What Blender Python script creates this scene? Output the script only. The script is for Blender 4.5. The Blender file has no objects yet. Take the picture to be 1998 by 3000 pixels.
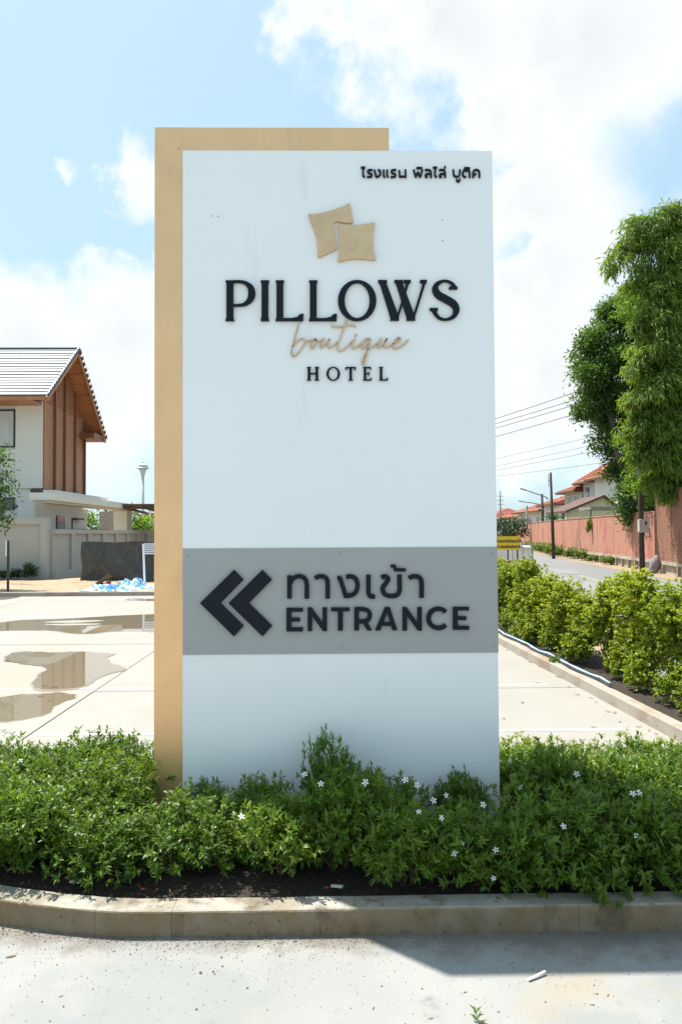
import bpy, math, random
import numpy as np
from mathutils import Vector, Matrix

rnd = random.Random(7)
nrng = np.random.default_rng(7)
SC = bpy.context.scene
COL = SC.collection

# ------------------------------------------------------------------ camera
F = 2150.0
CAMZ = 1.55
YAW, PITCH, ROLL = math.radians(0.77), math.radians(1.6), math.radians(-0.33)
cam_d = bpy.data.cameras.new('camera')
cam = bpy.data.objects.new('camera', cam_d)
COL.objects.link(cam)
cam_d.sensor_fit = 'VERTICAL'
cam_d.sensor_height = 36.0
cam_d.lens = F / 3000 * 36.0
cam_d.clip_start = 0.05
cam_d.clip_end = 5000
CR = (Matrix.Rotation(-YAW, 3, 'Z') @ Matrix.Rotation(math.pi / 2 + PITCH, 3, 'X') @ Matrix.Rotation(ROLL, 3, 'Z'))
cam.matrix_world = Matrix.Translation((0, 0, CAMZ)) @ CR.to_4x4()
SC.camera = cam


def ray(px, py):
    return CR @ Vector(((px - 999) / F, -(py - 1500) / F, -1.0))


def atY(px, py, Y):
    w = ray(px, py)
    t = Y / w.y
    return Vector((w.x * t, Y, CAMZ + w.z * t))


def onZ(px, py, z=0.0):
    w = ray(px, py)
    t = (z - CAMZ) / w.z
    return Vector((w.x * t, w.y * t, z))


# ------------------------------------------------------------------ sun, sky, exposure
SUN_EL = math.radians(64.8)
SUN_DIR = Vector((-0.757 * math.cos(SUN_EL), 0.653 * math.cos(SUN_EL), math.sin(SUN_EL)))
sun_d = bpy.data.lights.new('sun', 'SUN')
sun_d.energy = 3.0
sun_d.angle = math.radians(0.53)
sun_d.color = (1.0, 0.95, 0.87)
sun = bpy.data.objects.new('sun', sun_d)
COL.objects.link(sun)
sun.rotation_euler = SUN_DIR.to_track_quat('Z', 'Y').to_euler()
sun.location = (-8, 8, 30)

SC.view_settings.view_transform = 'Standard'
SC.view_settings.look = 'None'
SC.view_settings.exposure = 1.52
SC.view_settings.gamma = 1.0
SC.view_settings.use_curve_mapping = False

world = bpy.data.worlds.new('World')
SC.world = world
world.use_nodes = True
wt = world.node_tree
for n in list(wt.nodes):
    wt.nodes.remove(n)


def N(t, typ, **kw):
    n = t.nodes.new(typ)
    for k, v in kw.items():
        setattr(n, k, v)
    return n


def L(t, a, b):
    t.links.new(a, b)


def MATH(t, op, a, b=None, c=None, clamp=False):
    n = N(t, 'ShaderNodeMath', operation=op, use_clamp=clamp)
    for i, v in enumerate((a, b, c)):
        if v is None:
            continue
        if isinstance(v, (int, float)):
            n.inputs[i].default_value = v
        else:
            L(t, v, n.inputs[i])
    return n.outputs[0]


sky = N(wt, 'ShaderNodeTexSky', sky_type='NISHITA', sun_disc=False)
sky.sun_elevation = SUN_EL
sky.sun_rotation = math.atan2(SUN_DIR.x, SUN_DIR.y)
sky.air_density = 1.0
sky.dust_density = 1.5
sky.ozone_density = 1.2
tc = N(wt, 'ShaderNodeTexCoord')
# the cloud field: a noise over the whole dome plus the cumulus banks that stand in view
CLOUDS = [(1300, 100, 290, 1.0), (1720, 60, 380, 1.0), (1480, 310, 180, .8), (1080, 80, 150, .8), (960, 85, 90, .75), (850, 85, 80, .7), (770, 100, 60, .6),
          (1560, 600, 270, .85), (1600, 820, 270, .9), (1600, 1080, 380, .9), (1700, 440, 130, .6),
          (410, 490, 130, .9), (300, 460, 70, .7), (185, 470, 70, .75), (395, 755, 60, .65), (600, 360, 80, .5),
          (60, 990, 270, .9), (350, 1000, 260, .9), (200, 1150, 350, .95), (900, 1250, 500, .9),
          (-600, 700, 260, .8), (2400, 200, 400, .8), (2300, 900, 400, .8)]
acc = None
warp = N(wt, 'ShaderNodeTexNoise')
warp.inputs['Scale'].default_value = 7.0
warp.inputs['Detail'].default_value = 6.0
warp.inputs['Roughness'].default_value = .6
L(wt, tc.outputs['Generated'], warp.inputs['Vector'])
wsub = N(wt, 'ShaderNodeVectorMath', operation='SUBTRACT')
L(wt, warp.outputs['Color'], wsub.inputs[0])
wsub.inputs[1].default_value = (.5, .5, .5)
wmul = N(wt, 'ShaderNodeVectorMath', operation='MULTIPLY_ADD')
L(wt, wsub.outputs[0], wmul.inputs[0])
wmul.inputs[1].default_value = (.17, .17, .17)
L(wt, tc.outputs['Generated'], wmul.inputs[2])
for (px, py, r, a) in CLOUDS:
    d = ray(px, py).normalized()
    dn = N(wt, 'ShaderNodeVectorMath', operation='DISTANCE')
    L(wt, wmul.outputs[0], dn.inputs[0])
    dn.inputs[1].default_value = d
    v = MATH(wt, 'MULTIPLY', MATH(wt, 'SUBTRACT', 1.0, MATH(wt, 'DIVIDE', dn.outputs['Value'], r / F * 1.05)), a)
    acc = v if acc is None else MATH(wt, 'SMOOTH_MAX', acc, v, .12)
big = N(wt, 'ShaderNodeTexNoise')
big.inputs['Scale'].default_value = 2.3
big.inputs['Detail'].default_value = 3.0
L(wt, tc.outputs['Generated'], big.inputs['Vector'])
fine = N(wt, 'ShaderNodeTexNoise')
fine.inputs['Scale'].default_value = 14.0
fine.inputs['Detail'].default_value = 8.0
fine.inputs['Roughness'].default_value = .62
L(wt, tc.outputs['Generated'], fine.inputs['Vector'])
base = MATH(wt, 'MULTIPLY', MATH(wt, 'SUBTRACT', big.outputs['Fac'], .56), 3.0)
den = MATH(wt, 'MAXIMUM', acc, MATH(wt, 'MINIMUM', base, .35))
for (px, py, r) in ((150, 150, 520), (600, 280, 250), (120, 640, 200), (1940, 360, 140), (1480, 720, 70), (1560, 900, 60), (1500, 1120, 80), (1280, 400, 120)):
    dn = N(wt, 'ShaderNodeVectorMath', operation='DISTANCE')
    L(wt, wmul.outputs[0], dn.inputs[0])
    dn.inputs[1].default_value = ray(px, py).normalized()
    v = MATH(wt, 'MAXIMUM', MATH(wt, 'SUBTRACT', 1.0, MATH(wt, 'DIVIDE', dn.outputs['Value'], r / F)), 0.0)
    base = MATH(wt, 'SUBTRACT', base, MATH(wt, 'MULTIPLY', v, 1.2 if r > 145 else .6))
    acc = MATH(wt, 'SUBTRACT', acc, MATH(wt, 'MULTIPLY', v, .45 if r > 195 else .22))
den = MATH(wt, 'MAXIMUM', acc, MATH(wt, 'MINIMUM', base, .35))
den = MATH(wt, 'ADD', den, MATH(wt, 'MULTIPLY', MATH(wt, 'SUBTRACT', fine.outputs['Fac'], .5), .95))
cm = N(wt, 'ShaderNodeMapRange', interpolation_type='SMOOTHSTEP')
cm.inputs['From Min'].default_value = .0
cm.inputs['From Max'].default_value = .5
L(wt, den, cm.inputs['Value'])
# sky paled by tropical humidity
pale = N(wt, 'ShaderNodeMixRGB', blend_type='MIX')
pale.inputs['Fac'].default_value = .62
L(wt, sky.outputs['Color'], pale.inputs['Color1'])
pale.inputs['Color2'].default_value = (3.85, 5.6, 6.6, 1)
shade = N(wt, 'ShaderNodeMapRange')
shade.inputs['From Min'].default_value = .2
shade.inputs['From Max'].default_value = 1.1
shade.inputs['To Min'].default_value = 6.4
shade.inputs['To Max'].default_value = 5.2
L(wt, den, shade.inputs['Value'])
ccol = N(wt, 'ShaderNodeCombineColor')
L(wt, MATH(wt, 'MULTIPLY', shade.outputs[0], .975), ccol.inputs[0])
L(wt, shade.outputs[0], ccol.inputs[1])
L(wt, MATH(wt, 'MULTIPLY', shade.outputs[0], 1.01), ccol.inputs[2])
mixc = N(wt, 'ShaderNodeMixRGB')
L(wt, MATH(wt, 'MULTIPLY', cm.outputs[0], .97), mixc.inputs['Fac'])
L(wt, pale.outputs[0], mixc.inputs['Color1'])
L(wt, ccol.outputs[0], mixc.inputs['Color2'])
bg = N(wt, 'ShaderNodeBackground')
bg.inputs['Strength'].default_value = 0.06
L(wt, mixc.outputs[0], bg.inputs['Color'])
wo = N(wt, 'ShaderNodeOutputWorld')
L(wt, bg.outputs[0], wo.inputs[0])

# ------------------------------------------------------------------ materials
MATS = {}


def mat(name, col, rough=.6, metal=0.0, var=.12, scale=6.0, detail=5.0, bump=0.0, bscale=60.0, spec=.5, col2=None, stretch=None, ior=1.45, coat=0.0):
    """principled with a noise between col and col2 (or darker/lighter col) in object space"""
    m = bpy.data.materials.new(name)
    m.use_nodes = True
    t = m.node_tree
    b = t.nodes['Principled BSDF']
    b.inputs['Roughness'].default_value = rough
    b.inputs['Metallic'].default_value = metal
    b.inputs['Specular IOR Level'].default_value = spec
    b.inputs['IOR'].default_value = ior
    b.inputs['Coat Weight'].default_value = coat
    geo = N(t, 'ShaderNodeNewGeometry')
    vec = geo.outputs['Position']
    if stretch:
        mp = N(t, 'ShaderNodeMapping')
        mp.inputs['Scale'].default_value = stretch
        L(t, vec, mp.inputs['Vector'])
        vec = mp.outputs[0]
    nz = N(t, 'ShaderNodeTexNoise')
    nz.inputs['Scale'].default_value = scale
    nz.inputs['Detail'].default_value = detail
    nz.inputs['Roughness'].default_value = .65
    L(t, vec, nz.inputs['Vector'])
    mr = N(t, 'ShaderNodeMapRange')
    mr.inputs['From Min'].default_value = .3
    mr.inputs['From Max'].default_value = .7
    L(t, nz.outputs['Fac'], mr.inputs['Value'])
    mx = N(t, 'ShaderNodeMixRGB')
    c1 = tuple(c * (1 - var) for c in col)
    c2 = tuple(min(1, c * (1 + var)) for c in col) if col2 is None else col2
    mx.inputs['Color1'].default_value = (*(c1 if col2 is None else col), 1)
    mx.inputs['Color2'].default_value = (*c2, 1)
    L(t, mr.outputs[0], mx.inputs['Fac'])
    L(t, mx.outputs[0], b.inputs['Base Color'])
    if bump:
        n2 = N(t, 'ShaderNodeTexNoise')
        n2.inputs['Scale'].default_value = bscale
        n2.inputs['Detail'].default_value = 4
        L(t, vec, n2.inputs['Vector'])
        bp = N(t, 'ShaderNodeBump')
        bp.inputs['Strength'].default_value = bump
        bp.inputs['Distance'].default_value = .01
        L(t, n2.outputs['Fac'], bp.inputs['Height'])
        L(t, bp.outputs[0], b.inputs['Normal'])
    MATS[name] = m
    return m


def layer(m, col, scale, lo, hi, amount=1.0, stretch=None, seed=0.0, detail=6.0):
    """lay a further colour of stain over a material where a noise exceeds lo..hi"""
    t = m.node_tree
    b = t.nodes['Principled BSDF']
    src = b.inputs['Base Color'].links[0].from_socket
    geo = N(t, 'ShaderNodeNewGeometry')
    mp = N(t, 'ShaderNodeMapping')
    mp.inputs['Location'].default_value = (seed, seed * 1.7, seed * .6)
    if stretch:
        mp.inputs['Scale'].default_value = stretch
    L(t, geo.outputs['Position'], mp.inputs['Vector'])
    nz = N(t, 'ShaderNodeTexNoise')
    nz.inputs['Scale'].default_value = scale
    nz.inputs['Detail'].default_value = detail
    nz.inputs['Roughness'].default_value = .62
    L(t, mp.outputs[0], nz.inputs['Vector'])
    mr = N(t, 'ShaderNodeMapRange', interpolation_type='SMOOTHSTEP')
    mr.inputs['From Min'].default_value = lo
    mr.inputs['From Max'].default_value = hi
    mr.inputs['To Max'].default_value = amount
    L(t, nz.outputs['Fac'], mr.inputs['Value'])
    mx = N(t, 'ShaderNodeMixRGB')
    mx.inputs['Color2'].default_value = (*col, 1)
    L(t, mr.outputs[0], mx.inputs['Fac'])
    L(t, src, mx.inputs['Color1'])
    L(t, mx.outputs[0], b.inputs['Base Color'])
    return m


def leafmat(name, c_dark, c_light, c_odd, odd=.06, rough=.38, trans=.35, spec=.45):
    m = bpy.data.materials.new(name)
    m.use_nodes = True
    t = m.node_tree
    b = t.nodes['Principled BSDF']
    at = N(t, 'ShaderNodeAttribute', attribute_name='rnd')
    oi = N(t, 'ShaderNodeObjectInfo')
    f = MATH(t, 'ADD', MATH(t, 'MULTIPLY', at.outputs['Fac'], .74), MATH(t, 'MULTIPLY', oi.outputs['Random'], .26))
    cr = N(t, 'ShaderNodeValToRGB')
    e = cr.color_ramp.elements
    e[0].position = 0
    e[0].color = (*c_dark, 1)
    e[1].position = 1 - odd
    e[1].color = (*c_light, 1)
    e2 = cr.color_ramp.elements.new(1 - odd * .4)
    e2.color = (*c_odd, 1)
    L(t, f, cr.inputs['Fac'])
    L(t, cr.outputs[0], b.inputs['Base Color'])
    b.inputs['Roughness'].default_value = rough
    b.inputs['Specular IOR Level'].default_value = spec
    tr = N(t, 'ShaderNodeBsdfTranslucent')
    hs = N(t, 'ShaderNodeMixRGB', blend_type='MULTIPLY')
    hs.inputs['Fac'].default_value = 1
    hs.inputs['Color2'].default_value = (1.9, 1.75, .7, 1)
    L(t, cr.outputs[0], hs.inputs['Color1'])
    L(t, hs.outputs[0], tr.inputs['Color'])
    ms = N(t, 'ShaderNodeMixShader')
    ms.inputs['Fac'].default_value = trans
    L(t, b.outputs[0], ms.inputs[1])
    L(t, tr.outputs[0], ms.inputs[2])
    out = t.nodes['Material Output']
    L(t, ms.outputs[0], out.inputs['Surface'])
    MATS[name] = m
    return m


M_WHITE = mat('sign_white', (.90, .905, .90), rough=.28, spec=.9, var=.012, scale=1.5)
layer(M_WHITE, (.60, .62, .60), 2.2, .62, .8, .25, stretch=(3, 3, .5))
M_GREYP = mat('sign_grey', (.385, .385, .375), rough=.35, var=.02, scale=3)
M_BLACK = mat('letter_black', (.010, .014, .020), rough=.5, var=.1, spec=.2)
M_BRONZE = mat('brushed_bronze', (.92, .56, .29), rough=.38, metal=.72, var=.05, scale=4, stretch=(1, 1, 1), bump=.05, bscale=140)
layer(M_BRONZE, (.60, .39, .24), 9, .55, .75, .3, stretch=(1, 1, .4))
M_BRONZE2 = mat('bronze_letter', (.74, .50, .29), rough=.4, metal=.7, var=.1, scale=14)
M_SCREW = mat('screw_steel', (.30, .30, .30), rough=.4, metal=.8)
M_CONC = mat('apron_concrete', (.285, .285, .270), rough=.8, var=.08, scale=2.2, bump=.25, bscale=90)
layer(M_CONC, (.235, .245, .240), 1.1, .5, .60, .8, seed=3)
layer(M_CONC, (.31, .265, .195), 1.7, .55, .70, .7, seed=8)
layer(M_CONC, (.15, .135, .11), 38, .67, .74, .6, seed=1)
layer(M_CONC, (.17, .155, .14), 5, .6, .72, .45, seed=21)
# grit and mud washed up along the foot of the bed kerb
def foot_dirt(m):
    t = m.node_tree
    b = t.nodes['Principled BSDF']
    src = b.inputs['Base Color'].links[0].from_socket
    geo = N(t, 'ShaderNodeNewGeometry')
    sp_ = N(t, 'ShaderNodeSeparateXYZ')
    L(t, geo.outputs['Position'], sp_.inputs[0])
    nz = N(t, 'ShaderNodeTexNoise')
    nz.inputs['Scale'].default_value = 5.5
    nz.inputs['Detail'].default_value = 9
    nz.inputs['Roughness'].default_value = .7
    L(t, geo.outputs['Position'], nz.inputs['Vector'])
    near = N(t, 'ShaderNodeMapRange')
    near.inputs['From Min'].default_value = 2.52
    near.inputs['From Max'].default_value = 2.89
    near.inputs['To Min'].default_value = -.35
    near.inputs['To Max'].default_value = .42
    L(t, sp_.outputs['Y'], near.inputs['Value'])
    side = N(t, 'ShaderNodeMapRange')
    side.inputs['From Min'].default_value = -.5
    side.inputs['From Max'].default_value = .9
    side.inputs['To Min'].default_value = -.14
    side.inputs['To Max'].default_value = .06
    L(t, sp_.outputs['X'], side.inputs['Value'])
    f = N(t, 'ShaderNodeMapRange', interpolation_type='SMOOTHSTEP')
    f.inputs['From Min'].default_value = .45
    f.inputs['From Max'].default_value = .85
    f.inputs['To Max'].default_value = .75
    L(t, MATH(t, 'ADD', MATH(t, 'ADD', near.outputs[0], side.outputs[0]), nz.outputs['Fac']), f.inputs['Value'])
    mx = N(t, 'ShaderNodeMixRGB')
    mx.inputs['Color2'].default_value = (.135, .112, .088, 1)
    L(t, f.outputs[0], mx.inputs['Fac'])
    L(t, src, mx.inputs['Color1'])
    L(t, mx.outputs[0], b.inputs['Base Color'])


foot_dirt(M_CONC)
M_LOT = mat('lot_concrete', (.295, .28, .25), rough=.8, var=.06, scale=1.1, bump=.2, bscale=80)
layer(M_LOT, (.33, .27, .20), .55, .5, .68, .6, seed=5)
layer(M_LOT, (.27, .258, .23), .8, .56, .7, .5, seed=15, stretch=(1, .5, 1))
layer(M_LOT, (.25, .2, .15), 26, .70, .77, .4, seed=11)
M_JOINT = mat('joint_fill', (.14, .13, .12), rough=.9, var=.2)
M_PAINT = mat('white_paint_line', (.62, .61, .58), rough=.7, var=.08, scale=9)
M_KERB = mat('kerb_concrete', (.35, .325, .275), rough=.85, var=.12, scale=8, bump=.35, bscale=110)
layer(M_KERB, (.20, .150, .082), 3.5, .42, .60, .5, stretch=(1, 1, .6), seed=2)
layer(M_KERB, (.05, .042, .032), 22, .58, .70, .6, seed=9)
layer(M_KERB, (.085, .062, .04), 8, .58, .70, .55, seed=19, stretch=(2, 2, .5))
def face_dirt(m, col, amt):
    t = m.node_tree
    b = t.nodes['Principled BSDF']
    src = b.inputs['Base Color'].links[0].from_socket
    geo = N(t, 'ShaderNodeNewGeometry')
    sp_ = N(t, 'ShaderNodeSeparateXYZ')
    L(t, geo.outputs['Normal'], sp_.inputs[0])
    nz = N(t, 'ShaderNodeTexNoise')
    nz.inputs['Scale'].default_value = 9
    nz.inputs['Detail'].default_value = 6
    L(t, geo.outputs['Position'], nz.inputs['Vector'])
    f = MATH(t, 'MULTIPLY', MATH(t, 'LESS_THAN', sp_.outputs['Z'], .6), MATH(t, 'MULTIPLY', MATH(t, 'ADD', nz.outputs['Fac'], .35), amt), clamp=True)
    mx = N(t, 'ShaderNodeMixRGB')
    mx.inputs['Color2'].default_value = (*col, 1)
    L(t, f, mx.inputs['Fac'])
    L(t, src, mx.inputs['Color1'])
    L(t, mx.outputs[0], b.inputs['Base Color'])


# mud splashed by rain and wheels onto the upright faces
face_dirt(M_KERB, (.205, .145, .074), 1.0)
layer(M_KERB, (.105, .075, .042), 4.5, .50, .66, .75, seed=31, stretch=(1, 1, .7))
layer(M_KERB, (.045, .036, .026), 45, .60, .72, .75, seed=33)
layer(M_KERB, (.38, .34, .27), 14, .62, .74, .5, seed=35, stretch=(2.5, 2.5, .35))
M_KERB2 = mat('lot_kerb_concrete', (.34, .30, .25), rough=.85, var=.1, scale=5, bump=.3)
layer(M_KERB2, (.26, .18, .125), 3, .5, .66, .7, seed=4)
M_SOIL = mat('dark_soil', (.035, .026, .018), rough=.95, var=.4, scale=40, bump=.9, bscale=50)
layer(M_SOIL, (.14, .09, .06), 55, .6, .7, .6, seed=6)
M_DIRT = mat('dry_dirt', (.30, .22, .14), rough=.95, var=.25, scale=5, bump=.6, bscale=30)
M_SAND = mat('sand_dirt', (.36, .27, .175), rough=.95, var=.2, scale=3, bump=.8, bscale=15)
layer(M_SAND, (.16, .12, .085), 1.3, .5, .66, .8, seed=4)
M_GROUND = mat('scrub_ground', (.13, .14, .06), rough=.95, var=.3, scale=1.5, col2=(.24, .2, .12))
M_ASPH = mat('grey_asphalt', (.185, .185, .185), rough=.8, var=.1, scale=30, bump=.3, bscale=200)
layer(M_ASPH, (.25, .245, .24), .6, .46, .66, .8, stretch=(1, .35, 1), seed=2)
layer(M_ASPH, (.12, .12, .123), .9, .56, .66, .6, stretch=(.3, 1.5, 1), seed=7)
M_RLINE = mat('worn_road_paint', (.34, .31, .22), rough=.8, var=.25, scale=4)
M_WALLW = mat('house_cream', (.66, .66, .60), rough=.75, var=.04, scale=1.2)
M_WALLS = mat('boundary_cream', (.40, .39, .35), rough=.8, var=.06, scale=.8)
layer(M_WALLS, (.33, .30, .25), 2, .6, .8, .4, stretch=(1, 1, .4))
M_WOOD = mat('teak_boards', (.33, .14, .065), rough=.5, var=.3, scale=3, stretch=(1, 1, 14), col2=(.46, .24, .125))
M_WOODD = mat('teak_fin', (.22, .075, .032), rough=.5, var=.2, scale=3)
M_WOODL = mat('teak_soffit', (.40, .17, .07), rough=.5, var=.2, scale=2)
M_TILEG = mat('grey_roof_tile', (.44, .46, .49), rough=.4, var=.06, scale=3)
M_TILED = mat('dark_roof_edge', (.075, .085, .10), rough=.5, var=.1)
M_DARKF = mat('dark_frame', (.03, .033, .036), rough=.4)
M_GLASS = mat('window_glass', (.10, .125, .135), rough=.06, var=.2, scale=2, spec=.8)
M_CURT = mat('pale_curtain', (.50, .53, .52), rough=.8, var=.3, scale=5, stretch=(9, 1, .2))
M_WHITEM = mat('white_metal', (.78, .78, .78), rough=.4, var=.03)
M_NET = mat('dark_shade_net', (.062, .058, .055), rough=.65, var=.3, scale=4, bump=.5, bscale=9)
layer(M_NET, (.11, .10, .09), 7, .52, .66, .7, seed=3)
M_BLUET = mat('blue_white_tarp', (.55, .68, .76), rough=.4, var=.2, scale=5, col2=(.75, .82, .86))
layer(M_BLUET, (.04, .25, .62), 2.2, .47, .53, .95, seed=12)
M_BLUE = mat('blue_hose', (.20, .38, .50), rough=.7, var=.3, scale=14, col2=(.48, .60, .66))
M_PIPEB = mat('black_pipe', (.02, .022, .025), rough=.5)
M_BROWNR = mat('brown_metal_roof', (.12, .07, .055), rough=.6, var=.2, scale=6)
M_REDROOF = mat('orange_red_tile', (.40, .135, .075), rough=.6, var=.18, scale=4)
M_REDROOF2 = mat('pink_red_tile', (.46, .15, .12), rough=.6, var=.12, scale=3)
M_FASCIA = mat('brown_fascia', (.10, .05, .035), rough=.6)
M_HCREAM = mat('villa_cream', (.62, .56, .46), rough=.8, var=.06, scale=1)
M_HGREY = mat('villa_plaster', (.55, .52, .50), rough=.8, var=.05, scale=1)
M_HWHITE = mat('villa_white', (.74, .73, .70), rough=.8, var=.04, scale=1)
M_YELLP = mat('carport_cream', (.60, .53, .36), rough=.8, var=.06)
M_BRICK = mat('red_brick', (.44, .185, .12), rough=.9, var=.25, scale=9, col2=(.58, .31, .215))
layer(M_BRICK, (.42, .12, .10), .5, .5, .62, .6, seed=5)
layer(M_BRICK, (.62, .42, .34), .8, .58, .72, .5, seed=14)
M_BRICKB = mat('brown_brick', (.27, .115, .07), rough=.9, var=.3, scale=9, col2=(.36, .19, .12))
layer(M_BRICKB, (.06, .045, .035), 1.6, .55, .68, .7, stretch=(2, 2, .3), seed=2)
M_MORT = mat('mortar', (.42, .29, .22), rough=.95, var=.15, scale=5)
M_FOUND = mat('foundation_concrete', (.40, .36, .28), rough=.9, var=.2, scale=3)
layer(M_FOUND, (.16, .13, .10), 1.5, .52, .68, .7, seed=3)
M_POLE = mat('dark_pole', (.055, .045, .038), rough=.85, var=.3, scale=6)
M_POLEG = mat('grey_pole', (.25, .24, .23), rough=.7, var=.15)
M_BOX = mat('meter_grey', (.42, .44, .42), rough=.5, var=.1, scale=12)
M_WIRE = mat('wire', (.10, .10, .11), rough=.6)
M_YEL = mat('yellow_board', (.70, .46, .008), rough=.5, var=.1, scale=6)
M_RED = mat('barrier_red', (.33, .02, .03), rough=.5, var=.2, scale=8)
M_CORR = mat('pale_corrugated', (.52, .55, .55), rough=.5, var=.15, scale=4)
M_CPOST = mat('weathered_post', (.30, .29, .27), rough=.9, var=.25, scale=9)
M_SACK = mat('grey_sack', (.24, .22, .23), rough=.8, var=.2, scale=12)
M_TOWER = mat('water_tower_white', (.55, .60, .63), rough=.7, var=.05)
M_PEB = mat('pebbles', (.10, .085, .07), rough=.9, var=.6, scale=60, col2=(.30, .26, .21))
M_DRY = mat('dry_leaf', (.22, .13, .06), rough=.8, var=.3, scale=30)
M_LITTER = mat('dark_leaf_litter', (.10, .06, .035), rough=.9, var=.5, scale=40)
M_CHIP = mat('pale_chip', (.66, .62, .54), rough=.7, var=.1, scale=40)
M_REDP = mat('red_petal', (.45, .02, .03), rough=.6)
M_BARK = mat('grey_bark', (.13, .105, .08), rough=.9, var=.3, scale=9, stretch=(1, 1, .3), bump=.5, bscale=30)
M_TWIG = mat('brown_twig', (.15, .10, .055), rough=.85, var=.25, scale=20)
M_CULM = mat('bamboo_culm', (.16, .17, .06), rough=.5, var=.2, scale=5)
M_PETAL = mat('white_petal', (.80, .80, .78), rough=.5, var=.02)
M_FLC = mat('flower_throat', (.65, .55, .2), rough=.6)

# still rain water over wet concrete
M_WATER = bpy.data.materials.new('puddle_water')
M_WATER.use_nodes = True
_b = M_WATER.node_tree.nodes['Principled BSDF']
_b.inputs['Base Color'].default_value = (.20, .165, .115, 1)
_b.inputs['Roughness'].default_value = .015
_b.inputs['IOR'].default_value = 1.45
_b.inputs['Specular IOR Level'].default_value = .6
M_DAMP = mat('damp_concrete', (.25, .215, .165), rough=.45, var=.1, scale=6)

LM_BED = leafmat('jasmine_leaf', (.036, .092, .012), (.155, .250, .026), (.34, .27, .05), odd=.05, rough=.42, trans=.4, spec=.38)
LM_BEDY = leafmat('jasmine_leaf_dry', (.08, .15, .02), (.22, .27, .04), (.38, .28, .11), odd=.2, rough=.5, trans=.38, spec=.3)
LM_HEDGE = leafmat('hedge_leaf', (.085, .165, .012), (.32, .37, .030), (.48, .22, .04), odd=.05, rough=.5, trans=.42, spec=.3)
LM_TREE = leafmat('broad_tree_leaf', (.030, .085, .024), (.085, .175, .035), (.17, .24, .04), odd=.08, rough=.5, trans=.32, spec=.3)
LM_BAMB = leafmat('bamboo_leaf', (.080, .160, .026), (.215, .310, .060), (.44, .30, .04), odd=.03, rough=.5, trans=.42, spec=.3)
LM_FAR = leafmat('far_leaf', (.07, .17, .022), (.19, .31, .04), (.2, .26, .04), odd=.1, rough=.5, trans=.35)
LM_FARD = leafmat('far_dark_leaf', (.018, .045, .02), (.04, .085, .03), (.08, .12, .03), odd=.1, rough=.5, trans=.2)
LM_WEED = leafmat('weed_leaf', (.06, .12, .02), (.15, .22, .04), (.28, .25, .07), odd=.1, rough=.5, trans=.35)


# ------------------------------------------------------------------ scene helpers
def tag(o, label=None, cat=None, group=None, kind=None):
    if label: o['label'] = label
    if cat: o['category'] = cat
    if group: o['group'] = group
    if kind: o['kind'] = kind
    return o


def empty(name, loc, label, cat, group=None, rz=0.0):
    o = bpy.data.objects.new(name, None)
    o.empty_display_size = .2
    COL.objects.link(o)
    o.location = loc
    o.rotation_euler = (0, 0, rz)
    return tag(o, label, cat, group)


def link(name, me, parent=None, m=None):
    o = bpy.data.objects.new(name, me)
    COL.objects.link(o)
    if m is not None:
        if len(me.materials) == 0:
            me.materials.append(m)
    if parent is not None:
        o.parent = parent
    return o


def world_off(p):
    v = Vector((0, 0, 0))
    while p is not None:
        v += p.location
        p = p.parent
    return v


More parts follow.
